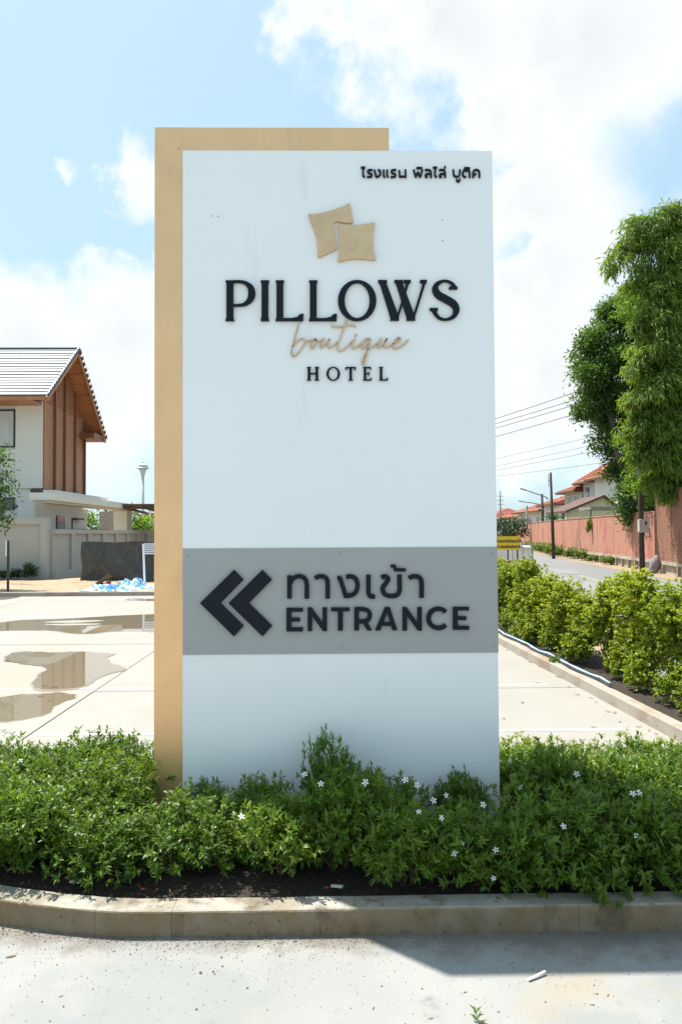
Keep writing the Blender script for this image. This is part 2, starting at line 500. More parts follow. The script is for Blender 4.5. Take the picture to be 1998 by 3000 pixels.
class MB:
    def __init__(s):
        s.v, s.f = [], []

    def add(s, vs, fs):
        o = len(s.v)
        s.v += [tuple(v) for v in vs]
        s.f += [tuple(i + o for i in f) for f in fs]
        return s

    def box(s, x0, x1, y0, y1, z0, z1):
        return s.add([(x0, y0, z0), (x1, y0, z0), (x1, y1, z0), (x0, y1, z0), (x0, y0, z1), (x1, y0, z1), (x1, y1, z1), (x0, y1, z1)],
                     [(0, 3, 2, 1), (4, 5, 6, 7), (0, 1, 5, 4), (1, 2, 6, 5), (2, 3, 7, 6), (3, 0, 4, 7)])

    def obox(s, c, ux, uy, uz, hx, hy, hz):
        """oriented box: centre, unit axes, half sizes"""
        c, ux, uy, uz = Vector(c), Vector(ux), Vector(uy), Vector(uz)
        vs = [c + ux * a * hx + uy * b * hy + uz * d * hz for d in (-1, 1) for (a, b) in ((-1, -1), (1, -1), (1, 1), (-1, 1))]
        return s.add(vs, [(0, 3, 2, 1), (4, 5, 6, 7), (0, 1, 5, 4), (1, 2, 6, 5), (2, 3, 7, 6), (3, 0, 4, 7)])

    def bar(s, a, b, w, h):
        a, b = Vector(a), Vector(b)
        d = (b - a)
        u = d.normalized()
        up = Vector((0, 0, 1)) if abs(u.z) < .95 else Vector((0, 1, 0))
        sx = u.cross(up).normalized()
        sz = sx.cross(u)
        return s.obox((a + b) / 2, u, sx, sz, d.length / 2, w / 2, h / 2)

    def tube(s, pts, r, n=6, cap=True):
        pts = [Vector(p) for p in pts]
        rs = r if isinstance(r, (list, tuple)) else [r] * len(pts)
        o = len(s.v)
        ref = Vector((0.31, .17, .93)).normalized()
        for i, p in enumerate(pts):
            t = (pts[min(i + 1, len(pts) - 1)] - pts[max(i - 1, 0)]).normalized()
            rf = ref if abs(t.dot(ref)) < .9 else Vector((1, 0, 0))
            a = t.cross(rf).normalized()
            b = t.cross(a)
            for k in range(n):
                an = 2 * math.pi * k / n
                s.v.append(tuple(p + (a * math.cos(an) + b * math.sin(an)) * rs[i]))
        for i in range(len(pts) - 1):
            for k in range(n):
                k2 = (k + 1) % n
                s.f.append((o + i * n + k, o + i * n + k2, o + (i + 1) * n + k2, o + (i + 1) * n + k))
        if cap:
            s.f.append(tuple(o + k for k in range(n))[::-1])
            e = o + (len(pts) - 1) * n
            s.f.append(tuple(e + k for k in range(n)))
        return s

    def lathe(s, prof, c, n=20):
        c = Vector(c)
        o = len(s.v)
        for (r, z) in prof:
            for k in range(n):
                a = 2 * math.pi * k / n
                s.v.append((c.x + r * math.cos(a), c.y + r * math.sin(a), c.z + z))
        for i in range(len(prof) - 1):
            for k in range(n):
                k2 = (k + 1) % n
                s.f.append((o + i * n + k, o + i * n + k2, o + (i + 1) * n + k2, o + (i + 1) * n + k))
        s.f.append(tuple(o + k for k in range(n))[::-1])
        e = o + (len(prof) - 1) * n
        s.f.append(tuple(e + k for k in range(n)))
        return s

    def prism(s, pts, y0, y1):
        """polygon in XZ from y0 (front) to y1"""
        n = len(pts)
        vs = [(p[0], y0, p[1]) for p in pts] + [(p[0], y1, p[1]) for p in pts]
        fs = [tuple(range(n)), tuple(range(2 * n - 1, n - 1, -1))]
        for i in range(n):
            j = (i + 1) % n
            fs.append((i, i + n, j + n, j))
        return s.add(vs, fs)

    def slab(s, pts, z0, z1):
        """polygon in XY from z0 to z1"""
        n = len(pts)
        vs = [(p[0], p[1], z0) for p in pts] + [(p[0], p[1], z1) for p in pts]
        fs = [tuple(range(n - 1, -1, -1)), tuple(range(n, 2 * n))]
        for i in range(n):
            j = (i + 1) % n
            fs.append((i, j, j + n, i + n))
        return s.add(vs, fs)

    def strip(s, pts, ws, y0, y1, closed=False):
        """stroke of varying width in the XZ plane, front at y0, back at y1"""
        n = len(pts)
        P = [Vector((p[0], p[1])) for p in pts]
        lf, rt = [], []
        for i in range(n):
            if closed:
                a, b = P[i - 1], P[(i + 1) % n]
            else:
                a, b = P[max(i - 1, 0)], P[min(i + 1, n - 1)]
            d = (b - a).normalized()
            k = 1.0
            if (closed or 0 < i < n - 1):
                d1 = (P[i] - P[i - 1]).normalized()
                c = max(.45, d.dot(d1))
                k = 1 / c
            nr = Vector((-d.y, d.x)) * ws[i] / 2 * k
            lf.append(P[i] + nr)
            rt.append(P[i] - nr)
        vs = []
        for i in range(n):
            vs += [(lf[i].x, y0, lf[i].y), (rt[i].x, y0, rt[i].y), (lf[i].x, y1, lf[i].y), (rt[i].x, y1, rt[i].y)]
        fs = []
        m = n if closed else n - 1
        for i in range(m):
            a, b = 4 * i, 4 * ((i + 1) % n)
            fs += [(a, a + 1, b + 1, b), (a + 2, b + 2, b + 3, a + 3), (a, b, b + 2, a + 2), (a + 1, a + 3, b + 3, b + 1)]
        if not closed:
            e = 4 * (n - 1)
            fs += [(0, 2, 3, 1), (e, e + 1, e + 3, e + 2)]
        return s.add(vs, fs)

    def mesh(s, name, m=None, off=None, smooth=False):
        me = bpy.data.meshes.new(name)
        vs = s.v if off is None else [(v[0] - off[0], v[1] - off[1], v[2] - off[2]) for v in s.v]
        me.from_pydata(vs, [], s.f)
        if m is not None:
            me.materials.append(m)
        if smooth:
            me.polygons.foreach_set('use_smooth', [True] * len(me.polygons))
        me.update()
        return me

    def build(s, name, m, parent=None, smooth=False):
        """link as one object; vertices are given in world coordinates"""
        if parent is None:
            a = np.array(s.v)
            org = Vector(((a[:, 0].min() + a[:, 0].max()) / 2, (a[:, 1].min() + a[:, 1].max()) / 2, a[:, 2].min()))
            o = link(name, s.mesh(name, m, org, smooth))
            o.location = org
            return o
        return link(name, s.mesh(name, m, world_off(parent), smooth), parent)


def catmull(pts, sub=6, closed=False):
    n = len(pts)
    out = []
    P = [np.array(p, float) for p in pts]
    seg = n if closed else n - 1
    for i in range(seg):
        if closed:
            p0, p1, p2, p3 = P[(i - 1) % n], P[i], P[(i + 1) % n], P[(i + 2) % n]
        else:
            p0, p1, p2, p3 = P[max(i - 1, 0)], P[i], P[i + 1], P[min(i + 2, n - 1)]
        for k in range(sub):
            t = k / sub
            out.append(.5 * ((2 * p1) + (-p0 + p2) * t + (2 * p0 - 5 * p1 + 4 * p2 - p3) * t * t + (-p0 + 3 * p1 - 3 * p2 + p3) * t ** 3))
    if not closed:
        out.append(P[-1])
    return [tuple(o) for o in out]


def copy_tree(o, parent=None):
    c = o.copy()
    COL.objects.link(c)
    if parent is not None:
        c.parent = parent
    for ch in list(o.children):
        copy_tree(ch, c)
    return c


def norm(a):
    return a / np.maximum(np.linalg.norm(a, axis=1, keepdims=True), 1e-9)


def leaf_mesh(name, pos, dirs, nrm, ln, wd, m, fold=.25, droop=.15, four=False, colr=None, rounded=False):
    """many folded leaves in one mesh: pos base, dirs along leaf, nrm upper side"""
    n = len(pos)
    dirs = norm(dirs)
    side = norm(np.cross(dirs, nrm))
    up = np.cross(side, dirs)
    ln = np.broadcast_to(np.asarray(ln, float), (n,))[:, None]
    wd = np.broadcast_to(np.asarray(wd, float), (n,))[:, None]
    if four:
        k = 6
        a = .36
        V = np.stack([pos,
                      pos + dirs * ln * a + side * wd * .5 + up * wd * fold,
                      pos + dirs * ln * a - side * wd * .5 + up * wd * fold,
                      pos + dirs * ln * .72 + side * wd * (.46 if rounded else .33) + up * (wd * fold * .6 - ln * droop * .4),
                      pos + dirs * ln * .72 - side * wd * (.46 if rounded else .33) + up * (wd * fold * .6 - ln * droop * .4),
                      pos + dirs * ln - up * ln * droop], 1)
        FT = np.array([[0, 1, 2], [1, 3, 2], [2, 3, 4], [3, 5, 4]])
    else:
        k = 4
        V = np.stack([pos, pos + dirs * ln * .45 + side * wd * .5 + up * wd * fold,
                      pos + dirs * ln - up * ln * droop,
                      pos + dirs * ln * .45 - side * wd * .5 + up * wd * fold], 1)
        FT = np.array([[0, 1, 2], [0, 2, 3]])
    V = V.reshape(-1, 3)
    idx = (np.arange(n) * k)[:, None, None] + FT[None]
    idx = idx.reshape(-1, 3)
    me = bpy.data.meshes.new(name)
    me.vertices.add(len(V))
    me.vertices.foreach_set('co', V.astype(np.float32).ravel())
    me.loops.add(idx.size)
    me.loops.foreach_set('vertex_index', idx.astype(np.int32).ravel())
    me.polygons.add(len(idx))
    me.polygons.foreach_set('loop_start', np.arange(0, idx.size, 3, dtype=np.int32))
    at = me.attributes.new('rnd', 'FLOAT', 'POINT')
    c = nrng.random(n) if colr is None else np.clip(colr, 0, 1)
    at.data.foreach_set('value', np.repeat(c, k).astype(np.float32))
    me.materials.append(m)
    me.update(calc_edges=True)
    return me


# ================================================================== SETTING
g = MB()
g.box(-900, 900, -60, 1500, -.5, -.06)
tag(g.build('ground', M_GROUND), kind='structure')

# ---- concrete apron in front of the planting bed
g = MB()
g.box(-40, 3.3, -40, 4.60, -.05, 0)
tag(g.build('forecourt', M_CONC), kind='structure')

# ---- parking lot of cast slabs with open joints
g = MB()
g.box(-26, 2.6, 4.605, 18.45, -.058, -.02)
lot = tag(g.build('parking_lot', M_JOINT), kind='structure')
xs = [-26, -21.5, -16.7, -11.9, -7.1, -2.34, 2.6]
ys = [4.61, 7.3, 10.4, 13.7, 16.95, 18.45]
for i in range(len(xs) - 1):
    for j in range(len(ys) - 1):
        g = MB()
        dz = rnd.uniform(-.0015, .0015)
        g.box(xs[i] + .006, xs[i + 1] - .006, ys[j] + .006, ys[j + 1] - .006, -.019, dz)
        g.build('slab', M_LOT, lot)
for (x0, x1, y, w) in ((-7.0, -2.40, 5.72, .05), (-2.28, 2.30, 5.72, .05), (-2.28, 2.16, 7.42, .045), (-7.0, -2.4, 7.42, .045), (-7, -2.4, 13.9, .05)):
    g = MB()
    g.box(x0, x1, y, y + w, .0, .0022)
    g.build('painted_line', M_PAINT, lot)

# ---- puddles of rain water
PUDDLES = [
    [(18, 1928), (40, 1914), (90, 1910), (160, 1913), (225, 1910), (290, 1914), (332, 1917), (312, 1929), (328, 1945), (355, 1953), (362, 1964), (330, 1971), (290, 1985), (270, 1998), (240, 2013), (200, 2018), (150, 2021), (98, 2012), (105, 1992), (118, 1975), (140, 1960), (118, 1952), (60, 1944), (22, 1938)],
    [(-90, 2080), (-70, 2058), (0, 2045), (60, 2036), (120, 2034), (170, 2030), (215, 2036), (222, 2046), (190, 2056), (160, 2072), (140, 2092), (100, 2102), (60, 2110), (0, 2115), (-60, 2112), (-86, 2098)],
    [(-80, 1832), (0, 1825), (70, 1817), (140, 1815), (220, 1812), (330, 1805), (470, 1800), (560, 1803), (560, 1846), (470, 1852), (400, 1849), (320, 1851), (270, 1857), (205, 1855), (150, 1848), (60, 1847), (-80, 1850)],
    [(-60, 1748), (0, 1746), (50, 1747), (56, 1750), (20, 1756), (0, 1757), (-60, 1757)],
    [(370, 1756), (400, 1754), (450, 1755), (520, 1755), (520, 1760), (430, 1760), (385, 1759)],
]
ISLES = [[(135, 1823), (200, 1819), (290, 1818), (300, 1820), (230, 1825), (150, 1825)], [(140, 1830), (210, 1828), (292, 1828), (280, 1831), (200, 1833), (140, 1832)]]


def outline(pts, jit, z):
    P = [onZ(x, y, 0) for x, y in pts]
    q = catmull([(p.x, p.y) for p in P], 6, True)
    out = []
    for i, p in enumerate(q):
        a = jit * math.sin(i * .9 + p[0] * 5) * .6 + jit * .4 * math.sin(i * 1.7 + 2) + jit * rnd.uniform(-.12, .12)
        out.append((p[0] + a, p[1] + a * 1.3))
    return out


for k, p in enumerate(PUDDLES):
    o1 = outline(p, .014, 0)
    cx = sum(q[0] for q in o1) / len(o1)
    cy = sum(q[1] for q in o1) / len(o1)
    g = MB()
    g.slab([((q[0] - cx) * 1.035 + cx + rnd.uniform(-.006, .006), (q[1] - cy) * 1.05 + cy + rnd.uniform(-.008, .008)) for q in o1], .0016, .003)
    pd = g.build('wet_margin', M_DAMP)
    tag(pd, kind='structure')
    g = MB()
    g.slab(o1, .0032, .0045)
    tag(g.build('puddle', M_WATER), kind='structure')
for p in ISLES:
    g = MB()
    g.slab(outline(p, .006, 0), .005, .0065)
    tag(g.build('dry_patch', M_LOT), kind='structure')

# ---- kerb stones round the planting bed
KP = [(5.2, 2.885), (3.9, 2.885), (2.9, 2.88), (1.9, 2.875), (.95, 2.872), (-.05, 2.868), (-.62, 2.868), (-.92, 2.885), (-1.35, 2.985), (-1.80, 3.165), (-2.22, 3.42), (-2.58, 3.80), (-2.76, 4.2), (-2.78, 4.6)]
kerb = MB().box(-2.6, 5.2, 2.93, 4.55, -.02, .001).build('bed_kerb', M_KERB)
tag(kerb, kind='structure')


def kerb_run(path, w, h, parent, m, name='kerb_stone', ch=.008, gap=.0007, z0=0):
    """stones with a chamfered front top edge; w is measured to the left of the path"""
    n = len(path)
    steps = 6
    C = [Vector(c) for c in catmull(path, steps)]
    CN = []
    for i in range(len(C)):
        d = (C[min(i + 1, len(C) - 1)] - C[max(i - 1, 0)]).normalized()
        CN.append(Vector((d.y, -d.x)))
    for i in range(n - 1):
        a, b = Vector(path[i]), Vector(path[i + 1])
        d = (b - a).normalized()
        g = MB()
        prof = [(0, z0 - .03), (.004, z0 + h - ch), (ch * .4 + .004, z0 + h - ch * .35), (ch + .006, z0 + h), (w, z0 + h), (w, z0 - .03)]
        vs = []
        for s in range(steps + 1):
            q = C[i * steps + s] + d * (gap if s == 0 else (-gap if s == steps else 0))
            nn = CN[i * steps + s]
            for (o, z) in prof:
                j = rnd.uniform(-.0008, .0008)
                vs.append((q.x + nn.x * (o + j), q.y + nn.y * (o + j), z + (j if z > 0 else 0)))
        m_ = len(prof)
        fs = []
        for s in range(steps):
            for k in range(m_):
                k2 = (k + 1) % m_
                fs.append((s * m_ + k, s * m_ + k2, (s + 1) * m_ + k2, (s + 1) * m_ + k))
        fs.append(tuple(range(m_))[::-1])
        fs.append(tuple(steps * m_ + k for k in range(m_)))
        g.add(vs, fs)
        g.build(name, m, parent)


kerb_run(KP, .105, .098, kerb, M_KERB)
kerb_run([(-2.70, 4.62), (-1.5, 4.62), (-.3, 4.62), (.9, 4.62), (2.1, 4.62), (3.2, 4.62)][::-1], -.10, .085, kerb, M_KERB2)

# soil heaped in the bed
vs, fs = [], []
nx, ny = 90, 24
for j in range(ny + 1):
    for i in range(nx + 1):
        x = -2.66 + 7.8 * i / nx
        y0 = 2.975
        if x < -.62:
            y0 = np.interp(x, [-2.78, -2.58, -2.22, -1.8, -1.35, -.92, -.62], [4.3, 3.92, 3.52, 3.27, 3.09, 2.99, 2.975])
        y1 = 4.53
        y = y0 + (y1 - y0) * j / ny
        e = min(j, ny - j, 3) / 3
        vs.append((x, y, .062 + e * .025 + rnd.uniform(-.012, .012) * e))
for j in range(ny):
    for i in range(nx):
        a = j * (nx + 1) + i
        fs.append((a, a + 1, a + nx + 2, a + nx + 1))
tag(MB().add(vs, fs).build('soil', M_SOIL), kind='structure')

# ---- kerb and planting strip along the right side of the lot
KB = [(2.58, 4.72), (2.52, 5.7), (2.47, 6.7), (2.42, 7.7), (2.36, 8.7), (2.31, 9.7), (2.26, 10.7), (2.20, 11.7), (2.15, 12.7), (2.10, 13.7), (2.04, 14.7), (1.99, 15.7), (1.93, 16.7), (1.88, 17.7)]
lk = MB().slab([(2.62, 4.72), (2.70, 4.72), (1.99, 17.7), (1.91, 17.7)], -.02, .02).build('lot_kerb', M_KERB2)
tag(lk, kind='structure')
kerb_run(KB, .11, .10, lk, M_KERB2)
g = MB()
vs, fs = [], []
for j in range(41):
    y = 4.7 + 13.3 * j / 40
    xl = 2.69 - .0527 * (y - 4.72)
    for i in range(5):
        vs.append((xl + .95 * i / 4, y, .07 + (rnd.uniform(-.015, .02) if 0 < i < 4 else 0) - (.10 if i == 4 else 0)))
for j in range(40):
    for i in range(4):
        a = j * 5 + i
        fs.append((a, a + 1, a + 6, a + 5))
tag(MB().add(vs, fs).build('hedge_soil', M_SOIL), kind='structure')

# ---- road
EDGE = [(-12, 6.3), (0, 7.75), (10, 9.0), (18, 10.1), (24, 10.9), (27, 11.3), (36, 12.45), (42, 13.1), (52, 14.5), (63, 16.5), (75, 18.4), (90, 19.2), (110, 16), (140, 8)]
EY = [e[0] for e in EDGE]
EX = [e[1] for e in EDGE]


def edge(y):
    # smoothed
    return sum(float(np.interp(y + d, EY, EX)) for d in (-4, -2, 0, 2, 4)) / 5


def band(f0, f1, y0, y1, z, n, mname, m, parent=None):
    vs, fs = [], []
    for j in range(n + 1):
        y = y0 + (y1 - y0) * j / n
        vs += [(f0(y), y, z), (f1(y), y, z)]
    for j in range(n):
        fs.append((2 * j, 2 * j + 1, 2 * j + 3, 2 * j + 2))
    return MB().add(vs, fs).build(mname, m, parent)


road = tag(band(lambda y: edge(y) - 5.2, lambda y: edge(y), -10, 138, -.004, 80, 'road', M_ASPH), kind='structure')
band(lambda y: edge(y) - 2.5, lambda y: edge(y) - 2.40, 14.5, 25.6, 0.0, 12, 'centre_line', M_RLINE, road)
band(lambda y: edge(y) - 2.5, lambda y: edge(y) - 2.40, 52, 62, 0.0, 12, 'centre_line', M_RLINE, road)
tag(band(lambda y: edge(y) - .15, lambda y: edge(y) + 2.0, -10, 138, -.0, 80, 'verge', M_DIRT), kind='structure')
tag(band(lambda y: 2.6 + .6 - .0527 * (y - 4.72), lambda y: edge(y) - 5.0, 4.7, 60, -.012, 40, 'roadside_dirt', M_DIRT), kind='structure')

# ---- far-left yard beyond the lot
yk = MB().box(-26, 1.9, 18.56, 18.62, -.03, .02).build('yard_kerb', M_KERB2)
tag(yk, kind='structure')
kerb_run([(1.9, 18.47), (-.1, 18.47), (-2.1, 18.47), (-4.1, 18.47), (-6.1, 18.47), (-8.1, 18.47), (-10.1, 18.47), (-13, 18.47), (-16, 18.47), (-20, 18.47), (-26, 18.47)], .13, .10, yk, M_KERB2)
vs, fs = [], []
nx, ny = 60, 16
for j in range(ny + 1):
    for i in range(nx + 1):
        x = -26 + 28.5 * i / nx
        y = 18.6 + 22 * (j / ny) ** 1.6
        h = .05 + .06 * max(0, math.sin(x * .9 + 2) * math.cos(y * .8)) + rnd.uniform(-.015, .02)
        vs.append((x, y, h))
for j in range(ny):
    for i in range(nx):
        a = j * (nx + 1) + i
        fs.append((a, a + 1, a + nx + 2, a + nx + 1))
tag(MB().add(vs, fs).build('yard_sand', M_SAND), kind='structure')

# ================================================================== THE SIGN
SY = 3.70
pl = atY(451, 1300, SY).x
pm = atY(536, 1300, SY).x
pr = atY(1452, 1366, SY).x
ft = atY(800, 369, SY).z
pt = atY(990, 441.5, SY).z
fr = atY(1140, 405, SY).x
sign = empty('hotel_sign', ((pl + pr) / 2, SY + .15, .08), 'tall white hotel entrance sign with bronze corner frame rising from the planting bed', 'sign')
g = MB()
g.box(pm, pr, SY, SY + .28, .02, pt)
g.build('white_panel', M_WHITE, sign)
g = MB()
g.box(pl, pm - .0025, SY + .014, SY + .265, .02, ft)
fo = g.build('bronze_frame', M_BRONZE, sign)
g = MB()
g.box(pm - .0022, fr, SY + .0145, SY + .2645, pt + .003, ft - .0006)
g.build('bronze_top_bar', M_BRONZE, sign)
zt = atY(990, 1604.5, SY).z
zb = atY(990, 1914.5, SY).z
g = MB()
g.box(pm + .001, pr + .0015, SY - .005, SY - .0005, zb, zt)
plate = g.build('grey_plate', M_GREYP, sign)
for (x, y) in ((551, 1626), (998, 1622), (1442, 1620), (553, 1899), (1001, 1896), (1445, 1893)):
    p = atY(x, y, SY)
    g = MB()
    g.add([(p.x + .006 * math.cos(a) * s, SY - .0055 - (0 if s > .5 else .002), p.z + .006 * math.sin(a) * s) for s in (1, .55) for a in [2 * math.pi * k / 10 for k in range(10)]],
          [(k, (k + 1) % 10, 10 + (k + 1) % 10, 10 + k) for k in range(10)] + [tuple(10 + k for k in range(10))])
    g.build('screw', M_SCREW, plate)
for (x, y) in ((523, 430), (1295, 645), (1296, 706), (624, 633), (640, 634)):
    p = atY(x, y, SY)
    g = MB()
    fy = SY + .0125 if x == 523 else SY - .001
    g.add([(p.x + .004 * math.cos(a), fy, p.z + .0035 * math.sin(a)) for a in [2 * math.pi * k / 8 for k in range(8)]] + [(p.x, fy - .001, p.z)],
          [(k, (k + 1) % 8, 8) for k in range(8)])
    g.build('rivet', M_SCREW, sign)

PXM = SY / F


class Glyph:
    """letter cut from board; coordinates are points on the sign face measured in the crops"""

    def __init__(s, ox, oy, sc, depth=.016, gap=.0015, face=SY):
        s.ox, s.oy, s.sc, s.d, s.gap, s.face = ox, oy, sc, depth, gap, face
        s.g = MB()
        s.k = 0

    def p(s, q):
        v = atY(s.ox + q[0] * s.sc, s.oy + q[1] * s.sc, SY)
        return (v.x, v.z)

    def ys(s):
        s.k += 1
        return s.face - s.d - s.k * .0004, s.face - s.gap

    def poly(s, pts):
        y0, y1 = s.ys()
        s.g.prism([s.p(q) for q in pts], y0, y1)
        return s

    def rect(s, x0, y0, x1, y1):
        return s.poly([(x0, y0), (x1, y0), (x1, y1), (x0, y1)])

    def stroke(s, pts, w=20, smooth=True, closed=False, sub=6):
        q = [(*p, w) if len(p) == 2 else p for p in pts]
        if smooth:
            q = catmull(q, sub, closed)
        y0, y1 = s.ys()
        s.g.strip([s.p(a) for a in q], [a[2] * s.sc * PXM for a in q], y0, y1, closed)
        return s

    def ring(s, cx, cy, orx, ory, irx, iry, n=40):
        y0, y1 = s.ys()
        vs, fs = [], []
        for k in range(n):
            a = 2 * math.pi * k / n
            o = s.p((cx + orx * math.cos(a), cy + ory * math.sin(a)))
            i = s.p((cx + irx * math.cos(a), cy + iry * math.sin(a)))
            vs += [(o[0], y0, o[1]), (i[0], y0, i[1]), (o[0], y1, o[1]), (i[0], y1, i[1])]
        for k in range(n):
            a, b = 4 * k, 4 * ((k + 1) % n)
            fs += [(a, a + 1, b + 1, b), (a + 2, b + 2, b + 3, a + 3), (a, b, b + 2, a + 2), (a + 1, a + 3, b + 3, b + 1)]
        s.g.add(vs, fs)
        return s

    def build(s, name='letter', m=None, parent=None, label=None):
        o = s.g.build(name, m or M_BLACK, parent or sign)
        if label:
            o['label'] = label
        return o


def GP():
    return Glyph(640, 800, .4592)


def stem(G, x0, x1, top=52, bot=310, t=16, e=6):
    G.poly([(x0 - e, top), (x1 + e, top), (x1 + e - 1, top + t * .55), (x1, top + t * 1.4), (x1, bot - t * 1.4), (x1 + e - 1, bot - t * .55), (x1 + e, bot), (x0 - e, bot), (x0 - e + 1, bot - t * .55), (x0, bot - t * 1.4), (x0, top + t * 1.4), (x0 - e + 1, top + t * .55)])
    return G


# PILLOWS
G = stem(GP(), 54, 98)
G.stroke([(90, 60, 16), (130, 59, 16), (172, 67, 22), (205, 95, 38), (215, 132, 46), (205, 172, 38), (172, 202, 22), (130, 210, 15), (92, 210, 14)])
G.build(label='dark letter P')
stem(GP(), 277, 320).build(label='dark letter I')
for dx, lab in ((0, 'first dark letter L'), (212, 'second dark letter L')):
    G = GP()
    G.poly([(366 + dx, 52), (421 + dx, 52), (420 + dx, 61), (415 + dx, 74), (415 + dx, 292), (470 + dx, 292), (505 + dx, 284), (520 + dx, 268), (544 + dx, 264), (541 + dx, 310), (366 + dx, 310), (367 + dx, 301), (372 + dx, 288), (372 + dx, 74), (367 + dx, 61)])
    G.build(label=lab)
GP().ring(884, 180, 122, 130, 79, 112).build(label='dark letter O')
G = GP()
G.poly([(1016, 50), (1073, 50), (1075, 64), (1070, 70), (1149, 283), (1150, 307), (1093, 307), (1096, 290), (1028, 72), (1018, 64)])
G.poly([(1119, 50), (1175, 50), (1177, 64), (1172, 70), (1252, 283), (1253, 307), (1196, 307), (1199, 290), (1131, 72), (1121, 64)])
G.poly([(1136, 280), (1196, 72), (1180, 64), (1180, 50), (1226, 50), (1224, 66), (1213, 74), (1149, 284)])
G.poly([(1238, 280), (1300, 72), (1283, 64), (1283, 50), (1328, 50), (1326, 66), (1318, 74), (1252, 284)])
G.build(label='dark letter W')
G = GP()
G.stroke([(1507, 104, 22), (1492, 76, 18), (1462, 58, 14), (1430, 56, 15), (1394, 74, 28), (1380, 108, 40), (1402, 145, 46), (1450, 172, 48), (1498, 203, 46), (1514, 243, 40), (1494, 283, 26), (1452, 300, 15), (1412, 294, 17), (1384, 268, 22), (1372, 240, 28)])
G.poly([(1466, 97), (1500, 76), (1523, 98), (1521, 108), (1468, 108)])
G.poly([(1344, 228), (1397, 228), (1398, 240), (1375, 262), (1352, 243), (1345, 240)])
G.build(label='dark letter S')


# HOTEL
def GH():
    return Glyph(830, 920, .2487, depth=.012)


G = stem(GH(), 288, 320, 628, 788, 10, 11)
stem(G, 380, 412, 628, 788, 10, 11)
G.rect(315, 700, 385, 713)
G.build()
GH().ring(588, 708, 80, 82, 53, 72, 32).build()
G = GH()
G.poly([(731, 628), (853, 628), (853, 664), (843, 664), (835, 641), (749, 641), (741, 664), (731, 664)])
G.poly([(778, 636), (808, 636), (808, 775), (822, 782), (822, 788), (765, 788), (765, 782), (778, 775)])
G.build()
G = stem(GH(), 946, 974, 628, 788, 8, 10)
G.poly([(968, 628), (1031, 628), (1033, 658), (1024, 658), (1016, 641), (968, 641)])
G.poly([(968, 700), (1004, 700), (1006, 688), (1014, 688), (1014, 726), (1006, 726), (1004, 713), (968, 713)])
G.poly([(968, 775), (1018, 775), (1030, 755), (1040, 755), (1036, 788), (968, 788)])
G.build()
G = stem(GH(), 1135, 1164, 628, 788, 8, 11)
G.poly([(1158, 775), (1205, 775), (1222, 755), (1233, 755), (1226, 788), (1158, 788)])
G.build()

# boutique (bent bronze script)
G = Glyph(830, 920, .2487, depth=.012)
W = 15
G.stroke([(188, 98), (165, 180), (140, 270), (116, 360), (97, 445), (100, 492), (130, 500), (178, 462), (232, 385), (258, 330), (243, 298), (205, 298), (155, 340), (108, 392)], W)
G.stroke([(256, 335), (300, 322), (340, 308), (372, 303)], W)
G.stroke([(380, 306), (345, 318), (322, 360), (328, 404), (356, 404), (384, 352), (390, 312), (370, 300), (400, 322), (436, 322), (482, 288)], W)
G.stroke([(482, 288), (452, 340), (430, 386), (446, 402), (484, 374), (545, 300), (523, 358), (526, 398), (552, 402), (600, 368), (642, 326)], W)
G.stroke([(740, 55), (716, 150), (672, 285), (636, 388), (646, 438), (682, 440), (740, 400), (792, 342), (846, 298)], W)
G.stroke([(563, 136), (590, 158), (680, 154), (760, 140), (828, 140), (850, 158)], W)
G.stroke([(846, 298), (816, 350), (806, 392), (832, 411), (872, 390), (922, 340), (985, 295), (1020, 300)], W)
G.stroke([(1022, 302), (980, 292), (938, 335), (914, 390), (936, 412), (972, 378), (1018, 305), (995, 420), (974, 510), (950, 592), (928, 596), (924, 562), (958, 485), (988, 425), (1040, 402), (1100, 352), (1152, 288)], W)
G.stroke([(1152, 288), (1122, 345), (1106, 386), (1126, 402), (1172, 360), (1222, 292), (1190, 350), (1190, 394), (1216, 402), (1272, 366), (1332, 340), (1376, 306), (1370, 284), (1338, 290), (1300, 342), (1286, 390), (1312, 411), (1362, 400), (1420, 360), (1472, 308)], W)
G.ring(852, 257, 15, 15, 2, 2, 10)
G.build('script_word', M_BRONZE2)

# pillow emblem
G = Glyph(880, 580, .1594, depth=.018)
G.poly([(145, 325), (225, 323), (300, 318), (420, 295), (600, 245), (780, 185), (880, 130), (903, 128), (913, 150), (930, 260), (970, 440), (962, 472), (935, 483), (800, 480), (720, 462), (650, 455), (625, 468), (616, 500), (622, 600), (650, 740), (680, 930), (676, 958), (640, 975), (520, 1030), (380, 1096), (330, 1110), (318, 1095), (318, 1000), (310, 850), (290, 720), (230, 560), (175, 420)])
G.build('pillow_emblem', M_BRONZE2)
G = Glyph(880, 580, .1594, depth=.018)
G.poly([(680, 505), (760, 525), (900, 525), (1100, 515), (1220, 495), (1310, 477), (1365, 475), (1362, 520), (1350, 600), (1335, 750), (1340, 950), (1360, 1060), (1385, 1140), (1370, 1165), (1330, 1165), (1200, 1145), (1050, 1135), (900, 1145), (780, 1175), (690, 1190), (680, 1170), (710, 1050), (720, 900), (710, 700), (690, 580)])
G.build('pillow_emblem', M_BRONZE2)

# chevrons
for dx in (0, 309):
    G = Glyph(580, 1640, .2679, face=SY - .005, depth=.018)
    G.poly([(400 + dx, 108), (505 + dx, 215), (255 + dx, 470), (507 + dx, 718), (402 + dx, 832), (32 + dx, 470)])
    G.build('chevron_arrow')


def GE():
    return Glyph(500, 1580, .625, face=SY - .005, depth=.016)


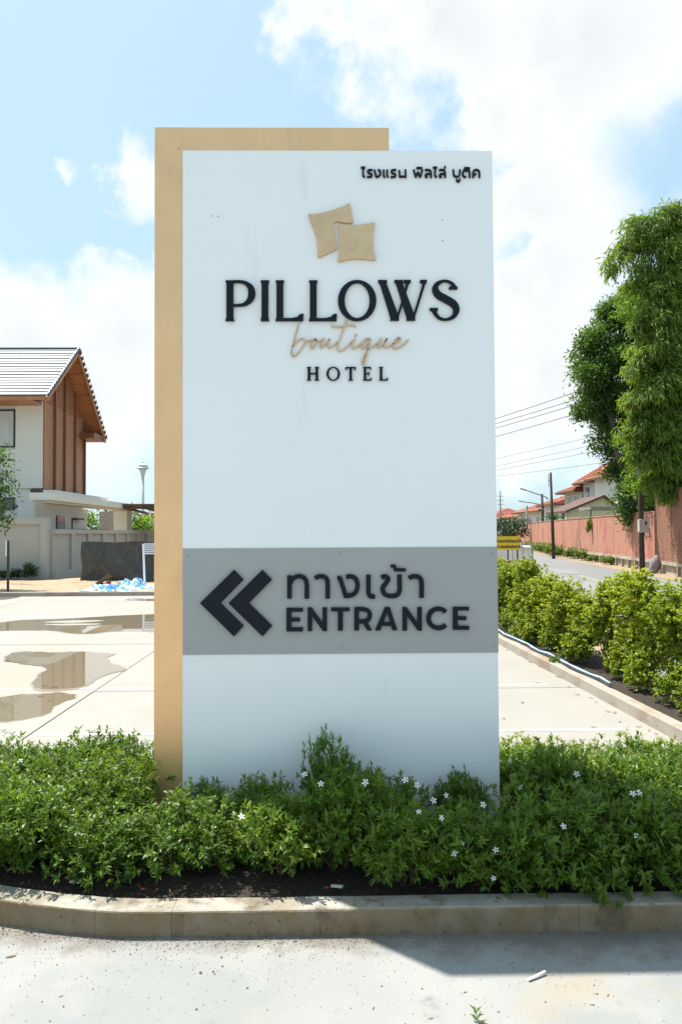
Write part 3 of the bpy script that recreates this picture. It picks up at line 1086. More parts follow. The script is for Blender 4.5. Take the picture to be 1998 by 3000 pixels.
# Thai word for entrance
for strokes in (
    [[(558, 168), (558, 277)], [(563, 205), (574, 183), (604, 172), (630, 184), (639, 212), (639, 245), (639, 277)]],
    [[(677, 182), (692, 174), (718, 174), (733, 188), (736, 212), (736, 245), (736, 277)]],
    [[(781, 181), (797, 181)], [(793, 178), (806, 220), (821, 266)], [(812, 263), (835, 263), (862, 252), (875, 222), (868, 186), (845, 173), (822, 176)]],
    [[(926, 165), (926, 225), (927, 252), (936, 266), (957, 267)]],
    [[(986, 178), (1005, 173), (1018, 185), (1008, 205), (993, 226), (1000, 254), (1030, 265), (1060, 259), (1071, 238), (1071, 205), (1071, 165)]],
    [[(1115, 182), (1130, 174), (1156, 174), (1171, 188), (1174, 212), (1174, 245), (1174, 273)]]):
    G = GE()
    for s_ in strokes:
        G.stroke(s_, 21, smooth=len(s_) > 4)
    if strokes[0][0] == (986, 178):
        G.poly([(1030, 117), (1052, 118), (1058, 134), (1100, 135), (1100, 150), (1046, 150), (1042, 132), (1030, 131)])
    G.build('thai_letter')
# ENTRANCE
G = GE()
G.poly([(544, 320), (621, 320), (621, 338), (567, 338), (567, 366), (607, 366), (607, 384), (567, 384), (567, 411), (621, 411), (621, 430), (544, 430)])
G.build()


def letterN(x):
    G = GE()
    y0, y1 = 318 - (x - 643) * .004, 428 - (x - 643) * .004
    G.poly([(x, y1), (x, y0), (x + 19, y0), (x + 69, y0 + 71), (x + 69, y0), (x + 90, y0), (x + 90, y1), (x + 71, y1), (x + 21, y0 + 40), (x + 21, y1)])
    G.build()


letterN(643)
G = GE()
G.poly([(752, 318), (838, 318), (838, 336), (807, 336), (807, 426), (784, 426), (784, 336), (752, 336)])
G.build()
G = GE()
G.poly([(860, 317), (882, 317), (882, 425), (860, 425)])
G.stroke([(870, 326), (900, 326), (925, 334), (933, 354), (924, 375), (900, 383), (870, 383)], 20)
G.poly([(896, 385), (918, 378), (943, 425), (920, 425)])
G.build()
G = GE()
G.poly([(957, 425), (1003, 316), (1026, 316), (1014, 342), (981, 425)])
G.poly([(1003, 316), (1026, 316), (1061, 424), (1037, 424), (1014, 342)])
G.rect(982, 387, 1040, 404)
G.build()
letterN(1085)
G = GE()
G.stroke([(1252 + 45 * math.cos(a) * 1.02, 369 + 45 * math.sin(a)) for a in [math.radians(-42 - 276 * k / 20) for k in range(21)]], 21, smooth=False)
G.build()
G = GE()
G.poly([(1320, 315), (1394, 315), (1394, 332), (1342, 332), (1342, 359), (1382, 359), (1382, 377), (1342, 377), (1342, 404), (1395, 404), (1395, 422), (1320, 422)])
G.build()

# small Thai line at the top right
THAI = [
    [[(137, 86), (187, 84)], [(168, 88), (163, 120), (161, 155), (166, 180), (184, 187)]],
    [[(266, 112), (238, 111), (217, 117), (213, 132), (226, 146), (248, 154), (258, 169), (250, 185), (228, 188), (203, 188)]],
    [[(279, 113), (288, 113)], [(286, 111), (295, 148), (304, 186)], [(300, 186), (325, 184), (346, 168), (351, 140), (342, 117), (322, 110)]],
    [[(387, 108), (386, 140), (387, 170), (392, 184), (403, 188)], [(425, 108), (424, 140), (425, 170), (430, 184), (441, 188)]],
    [[(524, 112), (496, 111), (475, 117), (471, 132), (484, 146), (506, 154), (516, 169), (508, 185), (486, 188), (462, 188)]],
    [[(556, 112), (560, 150), (562, 190)], [(556, 184), (590, 184), (625, 182)], [(623, 106), (625, 150), (626, 197)]],
    [[(713, 108), (725, 150), (738, 192)], [(738, 192), (748, 160), (760, 132)], [(760, 132), (772, 160), (786, 192)], [(786, 192), (798, 150), (810, 108)], [(742, 92), (772, 90), (808, 92)]],
    [[(836, 113), (860, 110), (887, 114), (900, 132), (903, 160), (903, 197)], [(866, 188), (846, 186), (842, 168), (858, 156), (900, 156)]],
    [[(922, 86), (970, 84)], [(952, 88), (947, 120), (945, 155), (950, 180), (968, 187)]],
    [[(990, 113), (1014, 110), (1041, 114), (1054, 132), (1057, 160), (1057, 197)], [(1020, 188), (1000, 186), (996, 168), (1012, 156), (1054, 156)], [(1055, 70), (1054, 82), (1053, 96)]],
    [[(1145, 106), (1148, 140), (1152, 168), (1168, 184), (1198, 184), (1213, 168), (1216, 140), (1217, 106)], [(1183, 212), (1186, 230), (1200, 238), (1214, 230), (1217, 208)]],
    [[(1322, 197), (1323, 160), (1320, 126), (1303, 112), (1286, 124), (1268, 112), (1252, 128), (1250, 160), (1260, 184), (1286, 188)], [(1262, 92), (1294, 90), (1328, 92)]],
    [[(1430, 197), (1430, 160), (1427, 128), (1406, 111), (1382, 112), (1364, 128), (1362, 160), (1362, 197)], [(1364, 172), (1376, 158), (1396, 160)]]]
for gl in THAI:
    G = Glyph(1020, 470, .2679, depth=.010)
    for s_ in gl:
        G.stroke(s_, 19, smooth=len(s_) > 3, sub=4)
    G.build('thai_letter')


# ================================================================== PLANTS
def shrub_proto(name, R, H, tips, per, ll, lw, lm, rs, stems=9, bottom=.18, lump=.18, four=True, stemm=None, rounded=False, flat=1.0, fill=.55, column=False):
    """mesh pair (stems, foliage) of a bushy shrub standing at the origin"""
    r = np.random.default_rng(rs)
    rr = random.Random(rs)
    # lobes
    K = 9
    lobes = []
    for k in range(K):
        a = 2 * math.pi * (k + rr.random() * .7) / K
        q = rr.uniform(.25, .75)
        if column:
            lobes.append((R * .55 * q * math.cos(a), R * .55 * q * math.sin(a), H * (.16 + .76 * (k + rr.random() * .5) / K), R * rr.uniform(.38, .62) * (1.0 if k % 3 else .85)))
        else:
            lobes.append((R * q * math.cos(a), R * q * math.sin(a), H * rr.uniform(.30, .70), R * rr.uniform(.42, .62)))
    if not column:
        lobes.append((0, 0, H * .62, R * .62))
    else:
        lobes += [(rr.uniform(-.1, .1) * R, rr.uniform(-.1, .1) * R, H * .9, R * .34), (rr.uniform(-.2, .2) * R, rr.uniform(-.2, .2) * R, H * .6, R * .6)]
    P, Nn = [], []
    while len(P) < tips:
        lx, ly, lz, lr = lobes[rr.randrange(len(lobes))]
        d = np.array([rr.gauss(0, 1), rr.gauss(0, 1), rr.gauss(0, 1)])
        d /= np.linalg.norm(d)
        if d[2] < -.75:
            continue
        s = (1 - fill * rr.random() ** 2.2)
        p = np.array([lx, ly, lz]) + d * lr * s * np.array([1, 1, (H * .38 / (R * .55)) if not column else 1.15]) * (1 + rr.uniform(-lump, lump))
        if p[2] < bottom * H or p[2] > H * 1.18:
            continue
        P.append(p)
        Nn.append(d * .75 + np.array([0, 0, .65]))
    P, Nn = np.array(P), norm(np.array(Nn))
    # leaf whorls
    nl = tips * per
    ti = np.repeat(np.arange(tips), per)
    ph = r.random(nl) * 6.283
    ax = Nn[ti]
    e1 = norm(np.cross(ax, np.array([.3, .2, .9]) + r.normal(0, .2, (nl, 3))))
    e2 = np.cross(ax, e1)
    spread = r.uniform(.55, 1.25, nl)[:, None]
    d = ax * (np.cos(spread) + .1) + (e1 * np.cos(ph)[:, None] + e2 * np.sin(ph)[:, None]) * np.sin(spread)
    d[:, 2] -= .10
    base = P[ti] - ax * (r.random(nl)[:, None] * ll * 1.1)
    nr = norm(ax + np.array([0, 0, .35]) + r.normal(0, .45, (nl, 3)))
    ln = ll * r.uniform(.65, 1.2, nl)
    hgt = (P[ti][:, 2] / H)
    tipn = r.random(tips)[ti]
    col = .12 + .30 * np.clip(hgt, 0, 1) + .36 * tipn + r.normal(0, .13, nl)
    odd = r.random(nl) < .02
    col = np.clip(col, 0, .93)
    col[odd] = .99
    fol = leaf_mesh(name + '_foliage', base, d, nr, ln, ln * (lw / ll), lm, four=four, colr=col, rounded=rounded, droop=.12)
    g = MB()
    for k in range(stems):
        tp = P[rr.randrange(tips)]
        a = rr.random() * 6.283
        b0 = Vector((.05 * R / .3 * math.cos(a), .05 * R / .3 * math.sin(a), -.03))
        e = Vector(tp) * .92
        m1 = b0.lerp(e, .35) + Vector((rr.uniform(-.04, .04), rr.uniform(-.04, .04), .03)) * (R / .3)
        m2 = b0.lerp(e, .7) + Vector((rr.uniform(-.03, .03), rr.uniform(-.03, .03), .02)) * (R / .3)
        r0 = (.0045 if column else .0038) * (R / .3)
        g.tube([b0, m1, m2, e], [r0, r0 * .8, r0 * .55, r0 * .3], 4, cap=False)
        for q in range(3):
            tp2 = Vector(P[rr.randrange(tips)])
            if (tp2 - m1).length < R * 1.1:
                g.tube([m1, m1.lerp(tp2, .5) + Vector((0, 0, .01)), tp2], [r0 * .55, r0 * .4, r0 * .25], 4, cap=False)
    st = g.mesh(name + '_stems', stemm or M_TWIG)
    return st, fol


def place_shrub(name, proto, x, y, z, s, sz, rz, label, cat, group):
    o = empty(name, (x, y, z), label, cat, group, rz)
    o.scale = (s, s, sz)
    link('stems', proto[0], o)
    link('foliage', proto[1], o)
    return o


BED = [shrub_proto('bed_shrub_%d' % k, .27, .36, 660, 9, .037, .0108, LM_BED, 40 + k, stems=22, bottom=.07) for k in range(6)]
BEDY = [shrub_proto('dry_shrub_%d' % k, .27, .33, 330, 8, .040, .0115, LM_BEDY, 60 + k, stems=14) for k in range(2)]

flower_me = None
g = MB()
for k in range(5):
    a = 2 * math.pi * k / 5
    u = Vector((math.cos(a), math.sin(a), .0))
    w = Vector((-math.sin(a), math.cos(a), 0))
    o = len(g.v)
    g.add([u * .0015, u * .008 + w * .0045 + Vector((0, 0, .002)), u * .017 + w * .0058 + Vector((0, 0, .001)), u * .019 - w * .001, u * .010 - w * .0035 + Vector((0, 0, .003))],
          [(0, 1, 4), (1, 2, 3, 4)])
flower_me = g.mesh('flower', M_PETAL)
flower_c = MB().lathe([(.0008, -.014), (.0012, -.004), (.0024, .001), (.001, .003)], (0, 0, 0), 6).mesh('flower_centre', M_FLC)

bed_shrubs = []


def bed(x, y, s=1.0, sz=1.0, dry=False):
    pr_ = rnd.choice(BEDY if dry else BED)
    if y < SY:
        where = 'at the kerb in front of the white sign' if pm - .1 < x < pr + .1 else ('at the kerb beside the bronze frame side of the sign' if x < 0 else 'at the kerb beyond the sign\'s white edge')
    else:
        where = 'in the bed behind the sign on its bronze side' if x < 0 else 'in the bed behind the sign on its white side'
    lab = ('sparse yellowing dwarf jasmine shrub ' if dry else 'leafy green dwarf jasmine shrub ') + where
    s *= rnd.uniform(.86, 1.0)
    sz *= rnd.uniform(.90, 1.10)
    o = place_shrub('jasmine_shrub', pr_, x, y, .08, s, sz, rnd.uniform(0, 6.28), lab, 'shrub', ('yellowing ' if dry else 'green ') + 'jasmine shrubs ' + where)
    bed_shrubs.append(o)
    if (x, s > 0) == (.03, True):
        o['label'] = 'tallest jasmine shrub, its shoots rising in front of the white panel'
        del o['group']
    return o


# front row
for (x, y, s, sz) in ((-1.66, 3.34, 1.0, 1.0), (-1.36, 3.26, 1.0, .95), (-1.02, 3.22, .95, .92), (-.74, 3.24, .95, .92), (-.47, 3.26, .85, .85), (-.20, 3.28, .95, .92),
                      (.03, 3.34, 1.05, 1.26), (.30, 3.28, .95, 1.0), (.56, 3.27, 1.0, .95), (.84, 3.24, 1.05, 1.05), (1.14, 3.27, 1.05, 1.06), (1.44, 3.25, 1.0, 1.02), (1.76, 3.3, 1, 1.05), (2.1, 3.3, 1, 1),
                      (-.34, 3.50, .7, .85), (.28, 3.52, .7, 1.02), (-.62, 3.53, .62, .8), (.62, 3.54, .62, .82), (.0, 3.53, .6, 1.3)):
    bed(x, y - (-.02 if x < -.3 else (.07 if x < .2 else .13)) if y < 3.4 else y, s, sz)
# second row beside the sign and rows behind it
for (x, y) in ((-1.95, 3.6), (-1.66, 3.58), (-1.36, 3.54), (-1.10, 3.50), (-2.2, 3.92), (-1.92, 3.88), (-1.62, 3.86), (-1.33, 3.82), (-1.12, 3.72),
               (-2.42, 4.22), (-2.14, 4.2), (-1.86, 4.22), (-1.56, 4.2), (-1.28, 4.18), (-1.0, 4.2), (-.7, 4.25), (-.4, 4.25), (-.1, 4.25), (.2, 4.25), (.5, 4.25)):
    bed(x, y, rnd.uniform(.85, 1.08), rnd.uniform(.78, 1.08))
for (x, y, s, sz) in ((1.12, 3.62, 1.0, 1.02), (1.40, 3.66, 1.0, .98), (1.68, 3.6, 1.0, 1.05), (1.98, 3.62, 1, 1), (1.06, 3.92, 1.0, .95), (1.75, 3.95, 1.0, .95), (2.05, 4.0, 1, .95)):
    bed(x, y, s, sz)
for (x, y, s, sz) in ((1.40, 4.0, 1.0, .75), (.86, 4.28, 1.0, .82), (1.16, 4.3, 1.0, .78), (1.5, 4.3, 1.05, .80), (1.84, 4.32, 1.0, .80), (2.2, 4.3, 1, .8), (2.4, 3.9, 1, .9)):
    bed(x, y, s, sz, dry=True)

# white flowers
for (px, py, yy) in ((893, 2268, 3.22), (1187, 2285, 3.2), (940, 2296, 3.15), (1070, 2292, 3.15), (1222, 2300, 3.25), (1226, 2378, 3.08), (1293, 2396, 3.06), (708, 2392, 3.08), (1307, 2330, 3.2), (1270, 2345, 3.15),
                      (1415, 2358, 3.15), (1522, 2305, 3.4), (1650, 2421, 3.05), (1330, 2500, 3.02), (1445, 2573, 3.0), (1452, 2490, 3.03), (1353, 2470, 3.05), (1688, 2268, 3.55), (1853, 2325, 3.2), (1872, 2323, 3.2), (1905, 2288, 3.5), (60, 2230, 3.9), (85, 2305, 3.5), (1935, 2420, 3.1), (1865, 2450, 3.05), (1495, 2230, 3.95)):
    p = atY(px, py, yy - .07)
    best = min(bed_shrubs, key=lambda s: (s.location.x - p.x) ** 2 + (s.location.y - p.y) ** 2)
    o = link('flower', flower_me)
    inv = (Matrix.Translation(best.location) @ Matrix.Rotation(best.rotation_euler.z, 4, 'Z') @ Matrix.Diagonal((*best.scale, 1))).inverted()
    o.parent = best
    dirv = Vector((rnd.uniform(-.9, .9), -1, rnd.uniform(.0, 1.6)))
    o.matrix_local = inv @ (Matrix.Translation(p) @ dirv.to_track_quat('Z', 'Y').to_matrix().to_4x4() @ Matrix.Rotation(rnd.uniform(0, 6), 4, 'Z') @ Matrix.Scale(rnd.uniform(.6, .85), 4))
    c = link('flower_centre', flower_c, o)

# ---- tall hedge on the right of the lot
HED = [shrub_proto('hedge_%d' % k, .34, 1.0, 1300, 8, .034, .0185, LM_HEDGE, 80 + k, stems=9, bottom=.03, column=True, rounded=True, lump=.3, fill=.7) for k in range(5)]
hy = 5.35
hi = 0
while hy < 16.5:
    xl = 2.62 - .0527 * (hy - 4.72)
    tall = rnd.uniform(.78, 1.10)
    if hi in (1, 6):
        tall *= .88
    place_shrub('hedge_shrub', HED[hi % 5], xl + .42 + rnd.uniform(-.06, .08), hy, .06, rnd.uniform(1.0, 1.2), tall, rnd.uniform(0, 6.28),
                'tall yellow-green hedge shrub behind the kerb between parking lot and road', 'shrub', 'hedge shrubs along the road')
    hy += rnd.uniform(.42, .54)
    hi += 1

# hose and cloth lying along that kerb
g = MB()
pts = []
for k in range(40):
    y = 6.9 + 9.5 * k / 39
    pts.append((2.62 - .0527 * (y - 4.72) + .105 + .018 * math.sin(k * 1.3), y, .116 + .006 * math.sin(k * 2.1)))
g.tube(pts, [.013 + .004 * math.sin(k * 2.9) for k in range(40)], 7)
tag(g.build('rolled_cloth', M_BLUE, smooth=True), 'long pale blue rolled cloth lying along the lot kerb under the hedge', 'cloth')
g = MB()
g.tube([(p[0] - .042, p[1] - .1, .110) for p in pts], .008, 6)
tag(g.build('black_pipe', M_PIPEB, smooth=True), 'thin black irrigation pipe lying beside the pale blue rolled cloth', 'pipe')


# ------------------------------------------------------------------ trees
def limb_tree(name, loc, label, trunk_pts, trunk_r, clumps, lm, per, ll, lw, bark, rs, group=None, hang=0.0, branch_r=.05, cat='tree'):
    """trunk with limbs reaching to leaf clumps (centre, radius) given in world coordinates"""
    r = np.random.default_rng(rs)
    rr = random.Random(rs)
    root = empty(name, loc, label, cat, group)
    off = Vector(loc)
    g = MB()
    tp = [Vector(p) for p in trunk_pts]
    n = len(tp)
    g.tube([p - off for p in tp], [trunk_r * (1 - .65 * i / (n - 1)) for i in range(n)], 9)
    for (c, cr) in clumps:
        c = Vector(c)
        k = min(range(n), key=lambda i: (tp[i] - c).length + (3 if tp[i].z > c.z + .3 else 0))
        a = tp[k]
        m1 = a.lerp(c, .5) + Vector((rr.uniform(-.2, .2), rr.uniform(-.2, .2), .12 * (c - a).length))
        g.tube([a - off, m1 - off, c - off], [branch_r, branch_r * .7, branch_r * .3], 6, cap=False)
        for q in range(5):
            d = Vector((rr.gauss(0, 1), rr.gauss(0, 1), rr.gauss(0, .8))).normalized() * cr * .9
            g.tube([c - off, c + d * .5 + Vector((0, 0, .05)) - off, c + d - off], [branch_r * .3, branch_r * .2, branch_r * .08], 4, cap=False)
    link('trunk', g.mesh(name + '_trunk', bark, smooth=True), root)
    P, D, Nr, Cc = [], [], [], []
    for (c, cr) in clumps:
        m = int(per * cr * cr)
        # twig sprays
        nt = max(6, m // 9)
        nsub = 11
        sd = norm(r.normal(0, 1, (nsub, 3)))
        sc_ = np.array(c) + sd * (cr * r.uniform(.35, .95, nsub))[:, None]
        si = r.integers(0, nsub, nt)
        d = norm(r.normal(0, 1, (nt, 3)) + np.array([0, 0, .25]))
        rad = cr * .42 * (.3 + .7 * r.random(nt) ** .5) * r.uniform(.6, 1.2, nsub)[si]
        tpos = sc_[si] + d * rad[:, None] * np.array([1.15, 1.15, .7])
        ti = np.repeat(np.arange(nt), 9)
        tw = norm(d[ti] * .8 + np.array([0, 0, .15 - hang]) + r.normal(0, .25, (nt * 9, 3)))
        pos = tpos[ti] + r.normal(0, ll * .9, (nt * 9, 3))
        dd = norm(tw + r.normal(0, .55, (nt * 9, 3)) + np.array([0, 0, -hang]))
        P.append(pos)
        D.append(dd)
        Nr.append(norm(d[ti] * .5 + np.array([0, 0, .8]) + r.normal(0, .35, (nt * 9, 3))))
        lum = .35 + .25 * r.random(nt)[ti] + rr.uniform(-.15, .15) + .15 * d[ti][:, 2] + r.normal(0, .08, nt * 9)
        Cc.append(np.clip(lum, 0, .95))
    P, D, Nr, Cc = map(np.concatenate, (P, D, Nr, Cc))
    odd = r.random(len(P)) < .015
    Cc[odd] = .99
    ln = ll * r.uniform(.7, 1.25, len(P))
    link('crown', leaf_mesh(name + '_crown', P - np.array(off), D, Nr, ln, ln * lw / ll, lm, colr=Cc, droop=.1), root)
    return root


def clumps_from_px(lst, jit=.5, rs=1):
    rr = random.Random(rs)
    out = []
    for (px, py, Y, rp) in lst:
        p = atY(px, py, Y + rr.uniform(-jit, jit))
        out.append(((p.x, p.y, p.z), rp / F * Y))
    return out


# dark broadleaf tree at the brick wall
TC = [(1760, 985, 32, 62), (1820, 940, 32, 70), (1720, 1030, 32, 46), (1850, 1010, 32.5, 80), (1780, 1060, 31.5, 75), (1730, 1100, 32, 52), (1840, 1110, 32, 85), (1770, 1150, 32, 70), (1720, 1195, 32, 44),
      (1850, 1200, 32, 80), (1790, 1235, 32, 62), (1770, 1290, 32, 45), (1840, 1290, 32, 70), (1800, 1340, 32, 38), (1790, 1385, 31.5, 28), (1880, 900, 33, 80), (1930, 960, 33, 90), (1950, 1080, 33, 90),
      (1790, 925, 32, 40), (1900, 1330, 32, 70), (1860, 1400, 31, 48), (1850, 1450, 30.5, 44), (1890, 1470, 30.5, 52), (1835, 1490, 30, 34), (1925, 1440, 31, 60), (1830, 1375, 32, 40), (1700, 1075, 32, 28), (1705, 1210, 32, 26), (1850, 1525, 30, 24), (1970, 1490, 31, 55), (1985, 1400, 31, 60)]
tb = onZ(1915, 1672, .05)
tb = Vector((12.9, 30.2, .0))
tr_pts = [tb, tb + Vector((-.1, .3, 1.8)), tb + Vector((-.35, .9, 3.6)), tb + Vector((-.6, 1.4, 5.4)), tb + Vector((-.7, 1.7, 7.2)), tb + Vector((-.4, 2, 8.8))]
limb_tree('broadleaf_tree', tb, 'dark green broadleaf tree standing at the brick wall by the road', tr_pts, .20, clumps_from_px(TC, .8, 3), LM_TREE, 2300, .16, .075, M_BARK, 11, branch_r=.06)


LC = [(1850, 925, 30, 40), (1890, 895, 30, 45), (1930, 1040, 29, 45), (1900, 1080, 29, 36), (1835, 1290, 28.6, 34), (1862, 1262, 28.6, 36), (1890, 1320, 28.6, 40), (1850, 1330, 28.6, 26), (1950, 960, 30, 46), (1880, 1440, 28.6, 34), (1860, 1400, 28.8, 28), (1990, 1000, 30, 50), (1915, 1180, 29, 36)]
lt = Vector((13.3, 28.9, 0))
limb_tree('light_green_tree', lt, 'lighter yellow-green tree growing between the dark tree and the bamboo', [lt, lt + Vector((-.05, 0, 2)), lt + Vector((-.1, .2, 4.2)), lt + Vector((-.2, .4, 6.4)), lt + Vector((-.3, .5, 9))], .13, clumps_from_px(LC, .4, 13), LM_FAR, 1700, .15, .07, M_BARK, 51, branch_r=.04)


# bamboo clump hanging over the wall beside it
def bamboo(loc, label, tips, lm, rs):
    r = np.random.default_rng(rs)
    rr = random.Random(rs)
    root = empty('bamboo_clump', loc, label, 'bamboo')
    off = Vector(loc)
    g = MB()
    P, D, Nr, Cc = [], [], [], []
    for (px, py, Y, rise) in tips:
        e = atY(px, py, Y)
        b = Vector((loc[0] + rr.uniform(-.35, .35), loc[1] + rr.uniform(-.35, .35), 0))
        top = b.lerp(e, .62)
        top.z = max(e.z + rise, b.z + 2.0)
        top2 = b.lerp(e, .25)
        top2.z = top.z * .62
        cv = catmull([b, top2, top, b.lerp(e, .85) + Vector((0, 0, (top.z - b.lerp(e, .85).z) * .72)), e], 8)
        m = len(cv)
        g.tube([Vector(c) - off for c in cv], [.035 * (1 - .9 * i / (m - 1)) for i in range(m)], 5, cap=False)
        lum0 = rr.uniform(-.12, .15)
        for i in range(int(m * .30), m):
            c = Vector(cv[i])
            f = (i - m * .30) / (m * .7)
            nb = 5
            for q in range(nb):
                a = rr.random() * 6.283
                ln = rr.uniform(.35, .95) * (1.05 - .45 * f)
                u = Vector((math.cos(a), math.sin(a), rr.uniform(-.3, .35)))
                e2 = c + u * ln + Vector((0, 0, -.35 * ln * ln))
                mid = c + u * ln * .5 + Vector((0, 0, .04))
                g.tube([c - off, mid - off, e2 - off], [.006, .004, .002], 3, cap=False)
                k = 12 if py < 900 else 20
                t = r.random(k) ** .7
                pp = np.array(c)[None] * (1 - t[:, None]) + np.array(e2)[None] * t[:, None] + r.normal(0, .07, (k, 3))
                P.append(pp)
                dd = np.array(u)[None] * .45 + np.array([0, 0, -.75])[None] + r.normal(0, .42, (k, 3))
                D.append(dd)
                Nr.append(np.array(u)[None] * .6 + np.array([0, 0, .6])[None] + r.normal(0, .3, (k, 3)))
                Cc.append(np.clip(.42 + lum0 + rr.uniform(-.14, .14) + r.normal(0, .10, k), 0, .95))
    P, D, Nr, Cc = map(np.concatenate, (P, D, Nr, Cc))
    odd = r.random(len(P)) < .008
    Cc[odd] = .99
    ln = .26 * r.uniform(.7, 1.3, len(P))
    link('culms', g.mesh('bamboo_culms', M_CULM, smooth=True), root)
    link('foliage', leaf_mesh('bamboo_foliage', P - np.array(off), D, Nr, ln, ln * .17, lm, colr=Cc, droop=.15), root)


BT = [(1795, 790, 26, 1.8), (1850, 850, 26.5, 1.6), (1830, 720, 26.5, .9), (1900, 690, 27, .7), (1960, 660, 27, .6), (2030, 690, 27, .6), (1930, 820, 26, 1.2), (1990, 780, 26.5, 1.0), (2080, 760, 27, .8),
      (1870, 960, 25.5, 1.4), (1940, 930, 25.5, 1.5), (2000, 900, 26, 1.6), (1860, 1080, 25, 1.2), (1900, 1040, 25, 1.3), (1960, 1030, 25, 1.4), (2020, 1020, 26, 1.5),
      (1850, 1180, 25, 1.1), (1890, 1160, 24.6, 1.1), (1940, 1150, 24.6, 1.2), (1990, 1130, 25, 1.2), (1845, 1270, 25, 1.0), (1880, 1260, 24.6, 1.0), (1930, 1270, 24.6, 1.0), (1980, 1260, 24.8, 1.0),
      (1870, 1340, 25, .8), (1920, 1360, 24.6, .9), (1975, 1380, 24.6, .8), (1960, 1450, 25, .7), (2010, 1330, 25, .9), (1905, 1420, 25, .7), (2050, 1200, 26, 1.2), (2050, 900, 27, 1.0)]
bamboo((13.5, 26.6, 0), 'tall arching bamboo clump with drooping narrow leaves above the brown brick wall', BT, LM_BAMB, 21)

# tree reaching into view at the pale house
TL = [(-30, 1360, 20.5, 60), (15, 1400, 20.3, 26), (-20, 1440, 20.5, 44), (18, 1440, 20.2, 16), (-40, 1500, 20.5, 40), (5, 1500, 20.2, 24), (20, 1520, 20.1, 12), (-80, 1400, 20.5, 90), (-10, 1335, 20.4, 22), (2, 1470, 20.3, 14)]
lb = Vector((-10.6, 20.6, .05))
limb_tree('young_tree', lb, 'young leafy tree in front of the pale house and its boundary wall', [lb, lb + Vector((.05, 0, 1.0)), lb + Vector((.1, 0, 2.2)), lb + Vector((.2, 0, 3.4))], .07, clumps_from_px(TL, .1, 5), LM_TREE, 1500, .15, .06, M_BARK, 31, branch_r=.02)

# trees far behind the house's wall
limb_tree('far_tree', (-15.2, 52, 0), 'bright green bushy tree seen beneath the house canopy', [(-15.2, 52, 0), (-15.2, 52, 1.6), (-15.1, 52, 2.6)], .16,
          clumps_from_px([(255, 1520, 46, 30), (275, 1530, 46, 26), (265, 1545, 46, 30), (240, 1540, 46, 20)], .5, 8), LM_FAR, 330, .24, .14, M_BARK, 41, branch_r=.06)
limb_tree('far_tree', (-13.6, 52, 0), 'wide bright green tree behind the boundary wall below the brown canopy', [(-13.6, 52, 0), (-13.5, 52, 1.6), (-13.4, 52, 2.8)], .18,
          clumps_from_px([(350, 1520, 50, 30), (370, 1512, 50, 30), (395, 1525, 50, 34), (420, 1538, 50, 28), (360, 1545, 50, 30), (445, 1545, 50, 26), (335, 1548, 50, 22), (400, 1550, 50, 30)], .5, 9), LM_FAR, 330, .26, .15, M_BARK, 42, branch_r=.06)
limb_tree('far_tree', (-19.5, 66, 0), 'dark green tree standing behind the bright tree at the boundary wall', [(-19.5, 66, 0), (-19.5, 66, 2), (-19.4, 66, 3)], .2,
          clumps_from_px([(335, 1520, 62, 26), (330, 1540, 62, 26), (350, 1505, 62, 20)], .5, 10), LM_FARD, 260, .3, .16, M_BARK, 43, branch_r=.06)
limb_tree('roadside_tree', (16.0, 66, 0), 'dark rounded tree beyond the yellow board at the road bend', [(16.0, 66, 0), (16.0, 66, 1.2), (16, 66, 2.2)], .18,
          clumps_from_px([(1480, 1540, 64, 26), (1500, 1530, 64, 26), (1520, 1545, 64, 24), (1535, 1555, 64, 18), (1495, 1558, 64, 26), (1470, 1560, 64, 22), (1515, 1565, 64, 20)], .4, 12), LM_FARD, 320, .26, .14, M_BARK, 44, branch_r=.06)

# banana plant behind the brick wall
g = empty('banana_plant', (17.4, 57, 0), 'broad-leaved banana plant leaning over the far brick wall', 'plant')
gm = MB()
gm.tube([(17.4, 57, 0), (17.4, 57, 1.6), (17.35, 57, 2.4)], [.12, .10, .06], 8)
gm.build('stem', M_CULM, g, smooth=True)
gl_ = MB()
for k in range(9):
    a = k * 2.4
    el = rnd.uniform(.3, 1.2)
    u = Vector((math.cos(a), math.sin(a) * .6, el)).normalized()
    s_ = u.cross(Vector((0, 0, 1))).normalized()
    ln = rnd.uniform(1.1, 1.9)
    vs = []
    for i in range(7):
        t = i / 6
        c = Vector((17.35, 57, 2.3)) + u * ln * t + Vector((0, 0, -.55 * t * t * ln))
        w_ = .24 * math.sin(math.pi * min(1, t * .9 + .1)) + .01
        vs += [c - s_ * w_ + Vector((0, 0, .05)), c, c + s_ * w_ + Vector((0, 0, .05))]
    fs = []
    for i in range(6):
        q = 3 * i
        fs += [(q, q + 1, q + 4, q + 3), (q + 1, q + 2, q + 5, q + 4)]
    gm = MB().add(vs, fs)
    gm.build('leaf', LM_TREE, g)

# ================================================================== LEFT HOUSE
XC = -10.9            # gable wall plane
Y0, Y1 = 28.0, 32.5   # front and rear faces
house = empty('pale_house', (-15, 30, 0), 'pale modern two-storey house with teak-clad gable and grey tiled roof', 'house')
WL = -24.0


def fz(py, Y):
    return CAMZ + (1560 - py) / F * Y


def fx(px, Y):
    return (px - 970) / F * Y


zc = fz(1428, Y0)
g = MB()
g.box(WL, XC - .02, Y0, Y1, .0, 6.6)
g.build('wall', M_WALLW, house)
# recessed strip with the windows is framed by a projecting pier
xw = fx(52, Y0)
g = MB()
g.box(xw + .02, XC - .03, Y0 - .10, Y0 - .002, 3.3, 6.62)
g.build('pier', M_WALLW, house)


